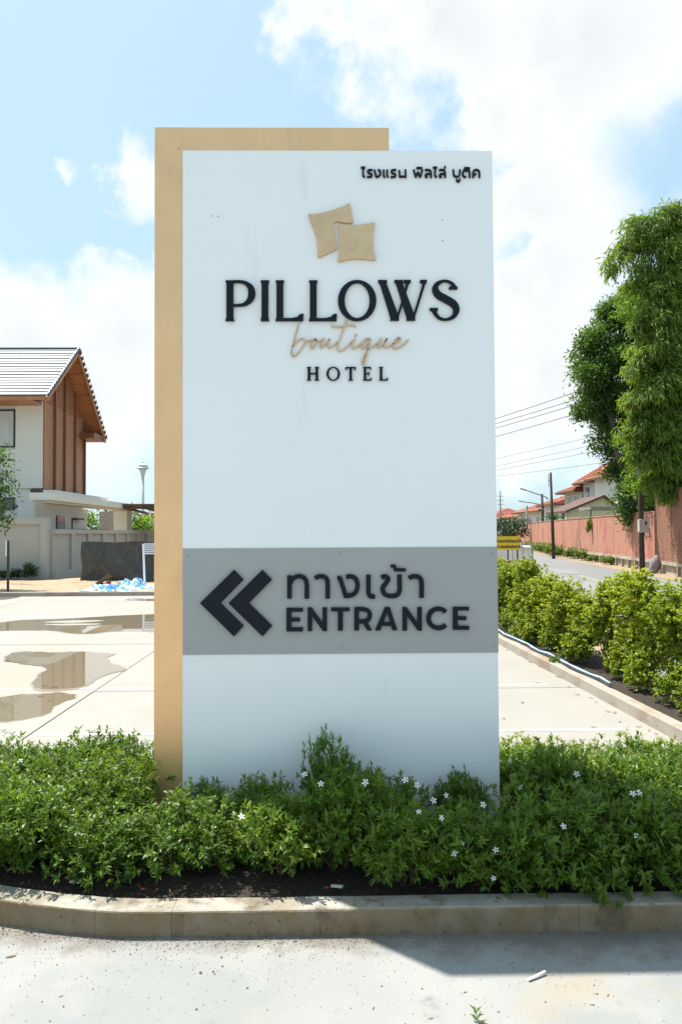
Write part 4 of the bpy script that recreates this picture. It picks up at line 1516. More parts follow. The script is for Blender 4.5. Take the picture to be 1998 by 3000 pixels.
def window(x0, x1, z0, z1, y, parent, curtain=True, mull=0):
    w = MB().box(x0, x1, y - .03, y - .004, z0, z1).build('window', M_CURT if curtain else M_GLASS, parent)
    f = MB()
    t = .06
    f.box(x0 - t, x1 + t, y - .06, y - .032, z1, z1 + t)
    f.box(x0 - t, x1 + t, y - .06, y - .032, z0 - t, z0)
    f.box(x0 - t, x0, y - .059, y - .033, z0, z1)
    f.box(x1, x1 + t, y - .059, y - .033, z0, z1)
    for k in range(mull):
        xm = x0 + (x1 - x0) * (k + 1) / (mull + 1)
        f.box(xm - .02, xm + .02, y - .058, y - .034, z0, z1)
    f.build('window_frame', M_DARKF, w)
    return w


window(xw - 2.6, xw - .08, fz(1302, Y0), fz(1200, Y0), Y0, house, True, 2)
window(xw - 2.0, xw - .08, fz(1484, Y0), fz(1457, Y0), Y0, house, False, 0)
MB().box(WL, xw, Y0 - .03, Y0 - .001, fz(1368, Y0), fz(1318, Y0)).build('wall_panel', M_WALLW, house)

# roof
XV = -10.2
LE, AP, RE = (26.5, 6.55), (29.75, 9.05), (33.4, 5.85)
NC = 17
for k in range(NC):
    t0, t1 = k / NC, (k + 1) / NC
    for (A, B, back) in ((LE, AP, 0), (RE, AP, 1)):
        ya, za = A[0] + (B[0] - A[0]) * t0, A[1] + (B[1] - A[1]) * t0
        yb, zb_ = A[0] + (B[0] - A[0]) * (t1 + .15 / NC), A[1] + (B[1] - A[1]) * (t1 + .15 / NC)
        lift = .05
        g = MB()
        g.add([(WL - 1, ya, za + lift), (XV, ya, za + lift), (XV, yb, zb_ + .012), (WL - 1, yb, zb_ + .012),
               (WL - 1, ya, za - .0), (XV, ya, za - .0), (XV, yb, zb_ - .03), (WL - 1, yb, zb_ - .03)],
              [(0, 1, 2, 3), (4, 7, 6, 5), (0, 4, 5, 1), (1, 5, 6, 2), (2, 6, 7, 3), (3, 7, 4, 0)])
        g.build('tile_course', M_TILEG, house)
        g = MB()   # verge cap of each course
        g.bar((XV + .03, ya, za + .05), (XV + .03, ya + (yb - ya) * .6, za + (zb_ - za) * .6 + .05), .055, .13)
        g.build('verge_tile', M_TILED, house)
        g = MB()   # dark strip standing in for the shadow gap below each course
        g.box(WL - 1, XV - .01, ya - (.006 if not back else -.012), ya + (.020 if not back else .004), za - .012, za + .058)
        g.build('gap_shade_strip', M_TILED, house)
MB().bar((WL - 1, AP[0], AP[1] + .05), (XV + .05, AP[0], AP[1] + .03), .16, .05).build('ridge_cap', M_TILED, house)
# soffit boards under the overhang, barge boards, eaves
for (A, B) in ((LE, AP), (RE, AP)):
    for k in range(9):
        t0, t1 = k / 9 + .004, (k + 1) / 9 - .004
        ya, za = A[0] + (B[0] - A[0]) * t0, A[1] + (B[1] - A[1]) * t0 - .12
        yb, zb_ = A[0] + (B[0] - A[0]) * t1, A[1] + (B[1] - A[1]) * t1 - .12
        g = MB()
        g.add([(XC - .4, ya, za), (XV - .05, ya, za), (XV - .05, yb, zb_), (XC - .4, yb, zb_), (XC - .4, ya, za + .03), (XV - .05, ya, za + .03), (XV - .05, yb, zb_ + .03), (XC - .4, yb, zb_ + .03)],
              [(0, 1, 2, 3), (4, 7, 6, 5), (0, 4, 5, 1), (1, 5, 6, 2), (2, 6, 7, 3), (3, 7, 4, 0)])
        g.build('soffit_board', M_WOODL, house)
    MB().bar((XV - .02, A[0], A[1] - .12), (XV - .02, B[0], B[1] - .12), .04, .20).build('barge_board', M_WOODL, house)
MB().box(WL - 1, XV - .08, LE[0], LE[0] + .06, LE[1] - .15, LE[1] - .02).build('eave_board', M_WOODL, house)
MB().box(XC - .3, XV - .05, RE[0] - 1.5, RE[0], RE[1] - .14, RE[1] + .10).build('eave_return', M_WOODD, house)
MB().box(WL - 1, XC - .05, LE[0] + .07, Y0 - .12, LE[1] - .12, LE[1] - .06).build('eave_soffit', M_WOODL, house)
# the gable filling and its board cladding between vertical fins
def roofz(y):
    return (LE[1] + (AP[1] - LE[1]) * (y - LE[0]) / (AP[0] - LE[0])) if y < AP[0] else (RE[1] + (AP[1] - RE[1]) * (RE[0] - y) / (RE[0] - AP[0]))


g = MB()
g.add([(XC - .10, Y0, zc), (XC - .10, Y1, zc), (XC - .10, Y1, roofz(Y1) - .14), (XC - .10, AP[0], AP[1] - .14), (XC - .10, Y0, roofz(Y0) - .14)], [(0, 1, 2, 3, 4)])
g.build('gable_backing', M_WOODD, house)
fins = [Y0 + .02, Y0 + 1.02, Y0 + 2.08, Y0 + 3.3, Y1 - .02]
for k, y in enumerate(fins):
    w = .30 if k == 0 else .11
    MB().box(XC - .08, XC + (.02 if k == 0 else .09), y - (.02 if k == 0 else w / 2), y + w / 2, zc - (.02 if k else 0), roofz(y) - .17).build('cladding_fin', M_WOODD if k else M_WOODL, house)
for k in range(4):
    ya, yb = fins[k] + (.18 if k == 0 else .06), fins[k + 1] - .06
    g = MB()
    z = zc
    while z < 9:
        h = .082
        # board clipped by the roof line
        pa, pb = ya, yb
        top = z + h
        if top > roofz(ya) - .16 and ya < AP[0]:
            pa = LE[0] + (top + .16 - LE[1]) / (AP[1] - LE[1]) * (AP[0] - LE[0])
        if top > roofz(yb) - .16 and yb > AP[0]:
            pb = RE[0] - (top + .16 - RE[1]) / (AP[1] - RE[1]) * (RE[0] - AP[0])
        if yb < AP[0] and pa > yb or ya > AP[0] and pb < ya or pb - pa < .05:
            break
        g.add([(XC - .06, pa, z), (XC + .015, pa, z), (XC + .015, pb, z), (XC - .06, pb, z), (XC - .06, pa, z + h - .016), (XC - .012, pa, z + h - .016), (XC - .012, pb, z + h - .016), (XC - .06, pb, z + h - .016)],
              [(0, 3, 2, 1), (4, 5, 6, 7), (0, 1, 5, 4), (1, 2, 6, 5), (2, 3, 7, 6), (3, 0, 4, 7)])
        z += h
    tag(g.build('cladding_boards', M_WOOD, house), kind='stuff')
# flat canopy, its lintel, column and the ground-floor wall below
cz0, cz1 = 2.76, 3.02
MB().box(-10.62, -9.9, 26.0, 37.6, cz0, cz1).build('canopy', M_WALLW, house)
MB().box(-10.6, -10.15, 27.2, 33.5, cz1 + .002, cz1 + .16).build('canopy_upstand', M_WALLW, house)
MB().box(-11.35, XC - .03, Y0 - .14, Y1, cz1 + .1, zc - .005).build('dark_soffit', M_FASCIA, house)
MB().box(-10.55, -10.05, 26.2, 37.5, cz0 - .09, cz0 - .002).build('canopy_soffit', M_HCREAM, house)
lw_ = MB().box(-11.5, -10.9, 27.2, 33.0, .0, cz0 - .1).build('lower_wall', M_WALLW, house)
xd = -10.9
for (ya, yb, z0, z1) in ((29.3, 30.2, .9, 2.3), ):
    d = MB().box(xd - .01, xd + .03, ya, yb, z0, z1).build('window', M_GLASS, house)
    MB().box(xd + .03, xd + .05, ya - .05, ya, z0, z1).build('window_frame', M_DARKF, d)
MB().box(xd + .002, xd + .04, 31.0, 31.08, .9, 2.15).build('trim', M_DARKF, house)
MB().box(xd + .002, xd + .25, 31.0, 31.9, 2.15, 2.22).build('trim', M_DARKF, house)
MB().box(-10.7, -10.05, 36.3, 37.2, 0, cz0 - .1).build('column', M_WALLW, house)
MB().box(-11.5, -10.7, 36.6, 37.0, 0, cz0 - .1).build('column', M_CPOST, house)
# small wall lamp and camera
MB().box(xd + .002, xd + .12, 28.0, 28.1, 2.0, 2.12).build('wall_lamp', M_DARKF, house)
MB().tube([(-11.2, 26.3, 2.55), (-11.2, 26.05, 2.5)], .06, 8).build('security_camera', M_DARKF, house)

# boundary wall: frontal part, and the lower part running away from us
bw = empty('boundary_wall', (-14, 24.7, 0), 'tall cream rendered boundary wall with raised border in front of the pale house', 'wall')
xr = fx(145, 24.7)
zt_ = fz(1512, 24.7)
MB().box(-26, xr, 24.75, 24.95, 0, zt_).build('wall', M_WALLS, bw)
MB().box(-26, xr, 24.66, 24.748, zt_ - .22, zt_ + .002).build('border', M_WALLS, bw)
MB().box(xr - .24, xr + .002, 24.661, 24.747, .0, zt_ - .222).build('border', M_WALLS, bw)
bw2 = empty('low_boundary_wall', (-9.4, 32, 0), 'lower cream boundary wall with pilasters running back beside the pale house', 'wall')
XB = -9.4
MB().box(XB - .2, XB, 24.96, 44.0, 0, 1.56).build('wall', M_WALLS, bw2)
MB().box(XB - .26, XB + .10, 24.96, 44.0, 1.562, 1.72).build('coping', M_WALLS, bw2)
MB().box(XB + .002, XB + .10, 24.97, 44.0, 0, .30).build('plinth', M_WALLS, bw2)
for k in range(9):
    y = 26.7 + 1.8 * k
    MB().box(XB + .002, XB + .09, y - .15, y + .15, .302, 1.56).build('pilaster', M_WALLS, bw2)
MB().box(XB - 1.2, XB - .27, 29.0, 32.2, 1.66, 1.75).build('dark_ledge', M_FASCIA, bw2)

# low hedge at the wall foot
LH = shrub_proto('low_hedge', .26, .4, 120, 7, .075, .035, LM_FARD, 99, stems=4, four=False)
for k in range(13):
    place_shrub('low_shrub', LH, -15.4 + .46 * k, 24.3 + rnd.uniform(-.08, .08), .06, rnd.uniform(.9, 1.1), rnd.uniform(.7, 1.0) if k < 12 else 1.4, rnd.uniform(0, 6), 'small dark shrub at the foot of the tall cream boundary wall', 'shrub', 'low shrubs at the boundary wall')

# shade-net fence
net = empty('net_fence', (-4, 23, .05), 'dark grey shade-net fence hung on posts behind the blue sheeting', 'fence')
xa, xb = fx(243, 23.0), 1.0
nx, nz = 60, 14
vs, fs = [], []
for j in range(nz + 1):
    for i in range(nx + 1):
        u, v = i / nx, j / nz
        x = xa + (xb - xa) * u
        z = .04 + (1.30 - .04) * v
        y = 23.0 + .10 * math.sin((u * 21 + v * 6)) * (1 - v * .6) + .06 * math.sin(u * 61 - v * 11) * (1 - v) + rnd.uniform(-.012, .012)
        y -= .12 * (1 - v) ** 3
        vs.append((x, y, z + (.015 * math.sin(u * 40) if j == nz else 0)))
for j in range(nz):
    for i in range(nx):
        a = j * (nx + 1) + i
        fs.append((a, a + 1, a + nx + 2, a + nx + 1))
MB().add(vs, fs).build('net', M_NET, net, smooth=True)
for k in range(6):
    MB().tube([(xa + (xb - xa) * k / 5, 23.14, 0), (xa + (xb - xa) * k / 5, 23.14, 1.32)], .025, 6).build('post', M_POLEG, net)

# brown lean-to canopy behind the wall
cp = empty('brown_canopy', (-7, 35, 0), 'brown metal lean-to canopy with open rafters behind the boundary wall', 'canopy')
yc = 35.0
MB().box(fx(350, yc), -1.0, yc, yc + 5, fz(1478, yc), fz(1473, yc)).build('roof_sheet', M_BROWNR, cp)
for k in range(9):
    x = fx(362, yc) + k * .95
    MB().bar((x, yc + .1, fz(1483, yc) - .0), (x, yc + 4.9, fz(1483, yc) - .18), .06, .12).build('rafter', M_BROWNR, cp)
MB().bar((fx(356, yc), yc + .2, fz(1483, yc)), (-1.0, yc + .2, fz(1500, yc)), .07, .10).build('beam', M_BROWNR, cp)
for x in (-6.2, -1.4):
    MB().box(x, x + .12, yc + 2.4, yc + 2.52, 0, fz(1484, yc)).build('post', M_BROWNR, cp)
fb = empty('brown_gate', (-7, 43.2, 0), 'dark brown slatted gate panel at the end of the low boundary wall', 'gate')
for k in range(14):
    x = fx(408, 43.2) + k * .17
    MB().box(x, x + .13, 43.2, 43.24, .2, fz(1562, 43.2)).build('slat', M_BROWNR, fb)
MB().box(fx(408, 43.2), fx(408, 43.2) + 2.4, 43.245, 43.29, .4, .5).build('rail', M_BROWNR, fb)

# distant house behind the brown canopy
fh = empty('far_house', (-19, 75, 0), 'distant white house with dark red roof below the water tower', 'house')
MB().box(fx(415, 75), -14.5, 75, 82, 0, fz(1515, 75)).build('wall', M_HWHITE, fh)
rf = MB().prism([(fx(408, 75), fz(1517, 75)), (fx(440, 75), fz(1500, 75)), (-14, fz(1500, 75)), (-14, fz(1517, 75))], 74.6, 82.4)
rf.build('roof', M_REDROOF2, fh)
MB().box(fx(443, 75), fx(449, 75), 74.2, 74.5, 0, fz(1490, 75)).build('pillar', M_HWHITE, fh)

# water tower
YT = 250.0
xt = fx(421, YT)
kz = YT / F
wtw = empty('water_tower', (xt, YT, 0), 'slender pale water tower with a bell-shaped tank on the horizon', 'water tower')
zt0 = fz(1398, YT)
MB().lathe([(5 * kz, 0), (4.2 * kz, zt0 * .5), (3.8 * kz, zt0)], (xt, YT, 0), 20).build('shaft', M_TOWER, wtw, smooth=True)
MB().lathe([(3.9 * kz, 0), (6 * kz, 12 * kz), (10.5 * kz, 24 * kz), (12 * kz, 27 * kz)], (xt, YT, zt0 + .02), 20).build('bowl', M_TOWER, wtw, smooth=True)
MB().lathe([(17 * kz, 0), (18 * kz, 2 * kz), (14 * kz, 5 * kz), (14 * kz, 11 * kz), (9 * kz, 15 * kz), (2 * kz, 17 * kz)], (xt, YT, zt0 + 27 * kz + .04), 20).build('tank_roof', M_TOWER, wtw)
MB().lathe([(4 * kz, 0), (4 * kz, 3 * kz), (.5 * kz, 6 * kz)], (xt, YT, zt0 + 44 * kz), 10).build('finial', M_TOWER, wtw)

# post, louvred stand and sheeting in the yard
yb_ = 19.3
bp = empty('black_post', (fx(30, yb_), yb_, .05), 'thin black post with a narrow white plate standing in the yard', 'post')
MB().box(fx(27.5, yb_), fx(33, yb_), yb_, yb_ + .05, .03, fz(1578, yb_)).build('post', M_DARKF, bp)
MB().box(fx(23.5, yb_), fx(27.3, yb_), yb_, yb_ + .04, fz(1624, yb_), fz(1578, yb_)).build('plate', M_WHITEM, bp)
ys_ = 21.0
st = empty('white_stand', (fx(440, ys_), ys_, .06), 'white metal stand with louvred head in front of the shade net', 'stand')
zz0, zz1 = fz(1618, ys_), fz(1590, ys_)
MB().bar((fx(427, ys_), ys_, .04), (fx(422.5, ys_), ys_, zz1), .05, .05).build('leg', M_WHITEM, st)
MB().bar((fx(475, ys_), ys_, .04), (fx(471, ys_), ys_, zz1), .05, .05).build('leg', M_WHITEM, st)
for k in range(6):
    z = zz0 + (zz1 - zz0) * k / 5
    MB().box(fx(424.5, ys_), fx(470, ys_), ys_ - .02, ys_ + .02, z - .018, z + .012).build('slat', M_WHITEM, st)


def crumple(x0, x1, y0, y1, h, nx, ny, f, name, m, label, seed):
    rr = random.Random(seed)
    ph = [rr.uniform(0, 6.28) for _ in range(8)]
    vs, fs = [], []
    for j in range(ny + 1):
        for i in range(nx + 1):
            u, v = i / nx, j / ny
            e = min(1, 4 * min(u, 1 - u, v, 1 - v))
            x, y = x0 + (x1 - x0) * u, y0 + (y1 - y0) * v
            z = .07 + h * e * (.55 + .25 * math.sin(u * f + ph[0] + 3 * v) + .2 * math.sin(u * f * 2.3 + v * 5 + ph[1]) + .2 * math.sin(v * 9 + u * f * .7 + ph[2])) + rr.uniform(-.02, .02) * e
            vs.append((x + rr.uniform(-.03, .03), y + rr.uniform(-.03, .03) + .1 * math.sin(u * 9 + ph[3]) * (1 if j == 0 else 0), max(.065, z)))
    for j in range(ny):
        for i in range(nx):
            a = j * (nx + 1) + i
            fs.append((a, a + 1, a + nx + 2, a + nx + 1))
    return tag(MB().add(vs, fs).build(name, m), label, 'tarpaulin')


crumple(fx(250, 19.6), fx(345, 19.6), 19.2, 20.6, .16, 26, 10, 13, 'plastic_sheet', M_BLUET, 'crumpled pale plastic sheet lying flat on the sand', 3)
crumple(fx(330, 20), fx(425, 20), 19.1, 20.9, .30, 34, 18, 6, 'plastic_sheet', M_BLUET, 'heaped blue and white plastic sheet on the sand', 8)
crumple(fx(405, 20), fx(520, 20), 19.2, 21.2, .14, 20, 10, 8, 'plastic_sheet', M_BLUET, 'flat white plastic sheet beneath the louvred stand', 13)
# building rubbish behind the sheets
for (px, w, h, m, lab) in ((300, .5, .30, M_TWIG, 'small pile of dark timber offcuts behind the plastic sheet'), (323, .16, .12, M_RED, 'small red bucket lying behind the plastic sheet'), (368, .34, .13, M_CHIP, 'pale concrete block behind the heaped sheet')):
    o = empty('rubbish', (fx(px, 21.4), 21.4, .06), lab, 'debris')
    n = 5 if m is M_TWIG else 1
    for k in range(n):
        g = MB()
        a = rnd.uniform(-1, 1)
        if m is M_RED:
            g.lathe([(w * .3, 0), (w * .45, h), (w * .5, h), (w * .4, h * .96)], (fx(px, 21.4), 21.4, .05), 10)
        elif n == 1:
            g.box(fx(px, 21.4) - w / 2, fx(px, 21.4) + w / 2, 21.3, 21.5, .05, .05 + h)
        else:
            g.bar((fx(px, 21.4) - w * .5 * math.cos(a), 21.4 + k * .05, .06), (fx(px, 21.4) + w * .5 * math.cos(a), 21.4 + k * .04, .08 + h * rnd.random()), .05, .05)
        g.build('piece', m, o)

# ================================================================== RIGHT SIDE
def wall_x(y):
    return edge(y) + .75


def brick_wall(name, label, y0, y1, zb0, zt0, m, bay, seed):
    rr = random.Random(seed)
    root = empty(name, (wall_x((y0 + y1) / 2), (y0 + y1) / 2, 0), label, 'wall')
    y = y0
    bx0 = MB()
    while y < y1 - .1:
        ye = min(y + bay, y1)
        a, b = Vector((wall_x(y), y)), Vector((wall_x(ye), ye))
        d = (b - a).normalized()
        nrm = Vector((-d.y, d.x))      # towards the road (-x)
        if nrm.x > 0:
            nrm = -nrm
        ln = (b - a).length
        c = (a + b) / 2
        u3, n3, z3 = Vector((d.x, d.y, 0)), Vector((nrm.x, nrm.y, 0)), Vector((0, 0, 1))
        MB().obox((c.x - n3.x * .06, c.y - n3.y * .06, (zb0 + zt0) / 2), u3, n3, z3, ln / 2 - .002, .05, (zt0 - zb0) / 2).build('bay', M_MORT, root)
        # bricks, joined per bay
        g = MB()
        ch, bl = .078, .235
        rows = int((zt0 - zb0) / ch)
        for r_ in range(rows):
            s = -ln / 2 + (.5 * bl if r_ % 2 else 0)
            if r_ % 2:
                w = bl / 2 - .012
                q = a + d * (w / 2 + .002)
                z = zb0 + ch * (r_ + .5)
                g.obox((q.x, q.y, z), u3, n3, z3, w / 2, .012 + rr.uniform(0, .006), ch / 2 - .006)
            while s < ln / 2 - .05:
                w = min(bl - .012, ln / 2 - s - .012)
                q = c + d * (s + w / 2 + .006)
                z = zb0 + ch * (r_ + .5)
                g.obox((q.x, q.y, z), u3, n3, z3, w / 2, .012 + rr.uniform(0, .006), ch / 2 - .006)
                s += bl
        tag(g.build('bricks', m, root), kind='stuff')
        MB().obox((a.x + n3.x * .0, a.y + n3.y * .0, (zb0 + zt0) / 2 + .02), u3, n3, z3, .05, .03, (zt0 - zb0) / 2 + .02).build('pilaster', m, root)
        MB().obox((c.x - n3.x * .05, c.y - n3.y * .05, zt0 + .02), u3, n3, z3, ln / 2 - .001, .085, .018).build('coping', m, root)
        MB().obox((c.x - n3.x * .02, c.y - n3.y * .02, zb0 - .06), u3, n3, z3, ln / 2 - .001, .09, .058).build('footing_beam', M_FOUND, root)
        MB().obox((c.x - n3.x * .08, c.y - n3.y * .08, (zb0 - .12) / 2), u3, n3, z3, ln / 2 - .001, .05, (zb0 - .122) / 2).build('footing_panel', M_FOUND, root)
        k = max(1, int(ln / .95))
        for i in range(k):
            q = a + d * (ln * (i + .5) / k)
            MB().obox((q.x + n3.x * .02, q.y + n3.y * .02, (zb0 - .12) / 2), u3, n3, z3, .04, .045, (zb0 - .122) / 2).build('footing_post', M_MORT, root)
        y = ye
    return root


brick_wall('brick_wall', 'long red brick garden wall on short concrete footings beside the road', 27.3, 76.0, .46, 2.25, M_BRICK, 3.0, 5)
brick_wall('tall_brick_wall', 'taller weathered brown brick wall behind the bamboo', 20.0, 27.2, .45, 2.95, M_BRICKB, 2.7, 6)
# climbing plant on the red wall
wd = shrub_proto('weed', .35, .5, 80, 7, .11, .05, LM_WEED, 120, stems=5, four=False)
p = atY(1766, 1520, 37.2)
o = place_shrub('hanging_creeper', wd, wall_x(37.4) - .12, 37.4, 1.35, .55, 1.9, 1.0, 'green creeper hanging down the red brick wall', 'creeper', None)
# weeds on the verge
for k, (y, dx, s) in enumerate(((33.5, .45, 1.0), (36.4, .5, .9), (38.5, .5, 1.1), (41.0, .45, 1.3), (44.5, .3, 1.4), (47, .4, 1.6), (50, .4, 1.6), (53, .4, 1.5), (57, .4, 1.4), (61, .4, 1.4))):
    place_shrub('verge_weed', wd, edge(y) + dx, y, 0, s, s * rnd.uniform(.8, 1.3), rnd.uniform(0, 6), 'clump of weeds on the verge below the red brick wall', 'weeds', 'verge weeds below the brick wall')

p = onZ(1626, 1966, 0)
place_shrub('kerb_weed', wd, p.x, p.y, 0, .22, .36, 1.2, 'small weed growing in the joint at the foot of the lot kerb', 'weed', None)

# poles
p = onZ(1881, 1676, 0)
pole = empty('meter_pole', p, 'dark weathered pole carrying a grey meter box beside the trees', 'pole')
MB().tube([(p.x, p.y, 0), (p.x - .02, p.y, 2.6), (p.x - .05, p.y, 6.4)], [.10, .09, .07], 10).build('pole', M_POLE, pole, smooth=True)
z0, z1 = fz(1565, p.y), fz(1526, p.y)
bx_ = MB().box(p.x - .15, p.x + .15, p.y - .30, p.y - .11, z0, z1).build('meter_box', M_BOX, pole)
MB().box(p.x + .0, p.x + .07, p.y - .306, p.y - .301, z1 - .22, z1 - .09).build('meter_window', M_DARKF, bx_)
MB().box(p.x - .21, p.x - .153, p.y - .29, p.y - .12, z0 + .03, z1 - .02).build('box_door', M_BOX, bx_)
MB().tube([(p.x + .1, p.y - .15, z1), (p.x + .24, p.y - .1, z1 - .3), (p.x + .26, p.y - .1, z0 - .1), (p.x + .12, p.y - .1, z0 - .25), (p.x + .05, p.y - .08, z0)], .016, 5).build('cable', M_WIRE, pole)

p = onZ(1621, 1637, 0)
zt2 = fz(1387, p.y)
pole2 = empty('utility_pole', p, 'tall dark slender utility pole standing before the red brick wall', 'pole')
MB().tube([(p.x, p.y, 0), (p.x - .05, p.y, zt2 * .5), (p.x - .10, p.y, zt2)], [.095, .08, .06], 10).build('pole', M_POLE, pole2, smooth=True)
for k in range(5):
    z = zt2 - .15 - .14 * k
    MB().tube([(p.x - .22, p.y, z - .03), (p.x - .22, p.y, z + .03)], .035, 6).build('insulator', M_POLEG, pole2)
MB().bar((p.x - .22, p.y, zt2 - .8), (p.x - .22, p.y, zt2 - .1), .02, .02).build('bracket', M_POLEG, pole2)
MB().bar((p.x - .10, p.y, zt2 - .45), (p.x - .22, p.y, zt2 - .45), .03, .03).build('bracket', M_POLEG, pole2)

yl = 58.0
xl = fx(1590, yl)
lp = empty('street_lamp', (xl, yl, 0), 'street lamp with a long slanting arm beyond the tall utility pole', 'street lamp')
MB().tube([(xl + .05, yl, 0), (xl, yl, fz(1450, yl))], [.13, .09], 8).build('pole', M_POLE, lp, smooth=True)
MB().tube([atY(1606, 1463, yl), atY(1596, 1455, yl), atY(1560, 1443, yl), atY(1540, 1436, yl)], .045, 6).build('arm', M_POLEG, lp, smooth=True)
MB().bar(atY(1542, 1437, yl), atY(1523, 1431, yl), .16, .09).build('lamp_head', M_POLEG, lp)
yl = 74.0
xl = fx(1545, yl)
lp = empty('street_lamp', (xl, yl, 0), 'pale grey street lamp farther along near the road bend', 'street lamp')
MB().tube([(xl, yl, 0), (xl, yl, fz(1485, yl))], [.14, .10], 8).build('pole', M_POLEG, lp, smooth=True)
MB().tube([atY(1580, 1478, yl), atY(1552, 1472, yl), atY(1530, 1470, yl)], .05, 6).build('arm', M_POLEG, lp, smooth=True)
MB().bar(atY(1532, 1470, yl), atY(1518, 1467, yl), .16, .09).build('lamp_head', M_POLEG, lp)
xl = fx(1467, 130)
tw_ = empty('radio_mast', (xl, 130, 0), 'thin lattice mast on the skyline above the pink roof', 'mast')
MB().tube([(xl, 130, 0), (xl, 130, fz(1440, 130))], [.25, .08], 5).build('mast', M_POLEG, tw_)
for k in range(3):
    MB().bar((xl - .6, 130, fz(1480 - 12 * k, 130)), (xl + .6, 130, fz(1480 - 12 * k, 130)), .08, .08).build('crossbar', M_POLEG, tw_)

# overhead wires across the road
for k, (ya, yb2, yc2) in enumerate(((1222, 1095, 1042), (1237, 1120, 1072), (1250, 1135, 1090), (1275, 1165, 1120))):
    a = atY(1455, ya, 46.0)
    b = atY(1998, yc2, 29.8)
    far = a + (a - b) * 1.2
    near = b + (b - a) * .6
    pts = []
    for i in range(25):
        t = i / 24
        q = far.lerp(near, t)
        q.z -= .5 * (1 - (2 * t - 1) ** 2) - .42
        pts.append(q)
    tag(MB().tube(pts, .018, 5).build('power_line', M_WIRE), 'dark overhead power line sloping across the sky to the trees', 'cable', 'upper overhead power lines')
for k, (ya, yc2) in enumerate(((1340, 1265), (1362, 1290), (1374, 1310), (1392, 1350))):
    a = atY(1455, ya, 78.0)
    b = atY(1780, yc2, 46.0)
    far = a + (a - b) * .6
    near = b + (b - a) * .4
    tag(MB().tube([far, far.lerp(near, .33) - Vector((0, 0, .12)), far.lerp(near, .66) - Vector((0, 0, .12)), near], .018, 4).build('power_line', M_POLEG), 'faint thin overhead line above the far houses', 'cable', 'lower overhead lines')


# houses behind the wall
def hip_roof(root, x0, x1, y0, y1, ze, zr, ov, m, name='roof', inset=None):
    x0, x1, y0, y1 = x0 - ov, x1 + ov, y0 - ov, y1 + ov
    w, d = x1 - x0, y1 - y0
    ins = min(w, d) / 2 if inset is None else inset
    if d >= w:
        r0, r1 = ((x0 + x1) / 2, y0 + ins), ((x0 + x1) / 2, y1 - ins)
    else:
        r0, r1 = (x0 + ins, (y0 + y1) / 2), (x1 - ins, (y0 + y1) / 2)
    vs = [(x0, y0, ze), (x1, y0, ze), (x1, y1, ze), (x0, y1, ze), (*r0, zr), (*r1, zr)]
    if d >= w:
        fs = [(0, 1, 4), (1, 2, 5, 4), (2, 3, 5), (3, 0, 4, 5)]
    else:
        fs = [(0, 1, 5, 4), (1, 2, 5), (2, 3, 4, 5), (3, 0, 4)]
    r = MB().add(vs, fs + [(3, 2, 1, 0)]).build(name, m, root)
    # tile courses as raised ribs on each slope
    V = [Vector(v) for v in vs]
    ribs = MB()
    n = 14
    for f in fs:
        p = [V[i] for i in f]
        a, b = p[0], p[1]
        c, e = (p[2], p[3]) if len(p) == 4 else (p[2], p[2])
        for k in range(1, n):
            t = k / n
            q0, q1 = a.lerp(e, t), b.lerp(c, t)
            if (q1 - q0).length > .3:
                ribs.bar(q0 + Vector((0, 0, .02)), q1 + Vector((0, 0, .02)), .10, .05)
    ribs.build('tile_courses', m, r)
    fc = MB()
    cs = [V[0], V[1], V[2], V[3]]
    for i in range(4):
        fc.bar(cs[i] + Vector((0, 0, -.10)), cs[(i + 1) % 4] + Vector((0, 0, -.10)), .05, .18)
    fc.build('fascia', M_FASCIA, r)
    for q in ([V[0], V[4]], [V[1], V[4] if d >= w else V[5]], [V[4], V[5]]):
        MB().bar(q[0] + Vector((0, 0, .05)), q[1] + Vector((0, 0, .05)), .18, .09).build('ridge_tile', m, r)
    return r


def villa_windows(root, side, x, y0, y1, z0, z1, n, w):
    for k in range(n):
        t = (k + .5) / n
        y = y0 + (y1 - y0) * t
        if side == 'x':
            o = MB().box(x - .03, x - .004, y - w / 2, y + w / 2, z0, z1).build('window', M_GLASS, root)
            f = MB()
            f.box(x - .06, x - .032, y - w / 2 - .07, y + w / 2 + .07, z1, z1 + .07)
            f.box(x - .06, x - .032, y - w / 2 - .07, y + w / 2 + .07, z0 - .07, z0)
            f.box(x - .06, x - .032, y - .03, y + .03, z0, z1)
            f.build('window_frame', M_HWHITE, o)
        else:
            o = MB().box(y - w / 2, y + w / 2, x - .03, x - .004, z0, z1).build('window', M_GLASS, root)
            f = MB()
            f.box(y - w / 2 - .07, y + w / 2 + .07, x - .06, x - .032, z1, z1 + .07)
            f.box(y - w / 2 - .07, y + w / 2 + .07, x - .06, x - .032, z0 - .07, z0)
            f.box(y - .03, y + .03, x - .06, x - .032, z0, z1)
            f.build('window_frame', M_HWHITE, o)


# main villa
ya = 57.0
x0 = fx(1762, ya)
ze = fz(1405, ya)
vA = empty('cream_villa', (x0 + 3, ya + 2, 0), 'cream two-storey villa with orange hipped roof behind the red brick wall', 'house')
MB().box(x0, x0 + 9, ya, ya + 3.8, 0, ze - .1).build('wall', M_HGREY, vA)
hip_roof(vA, x0, x0 + 9, ya, ya + 3.8, ze - .08, ze + 1.75, .7, M_REDROOF)
villa_windows(vA, 'x', x0, ya + .1, ya + 3.7, fz(1462, ya), fz(1422, ya), 2, .8)
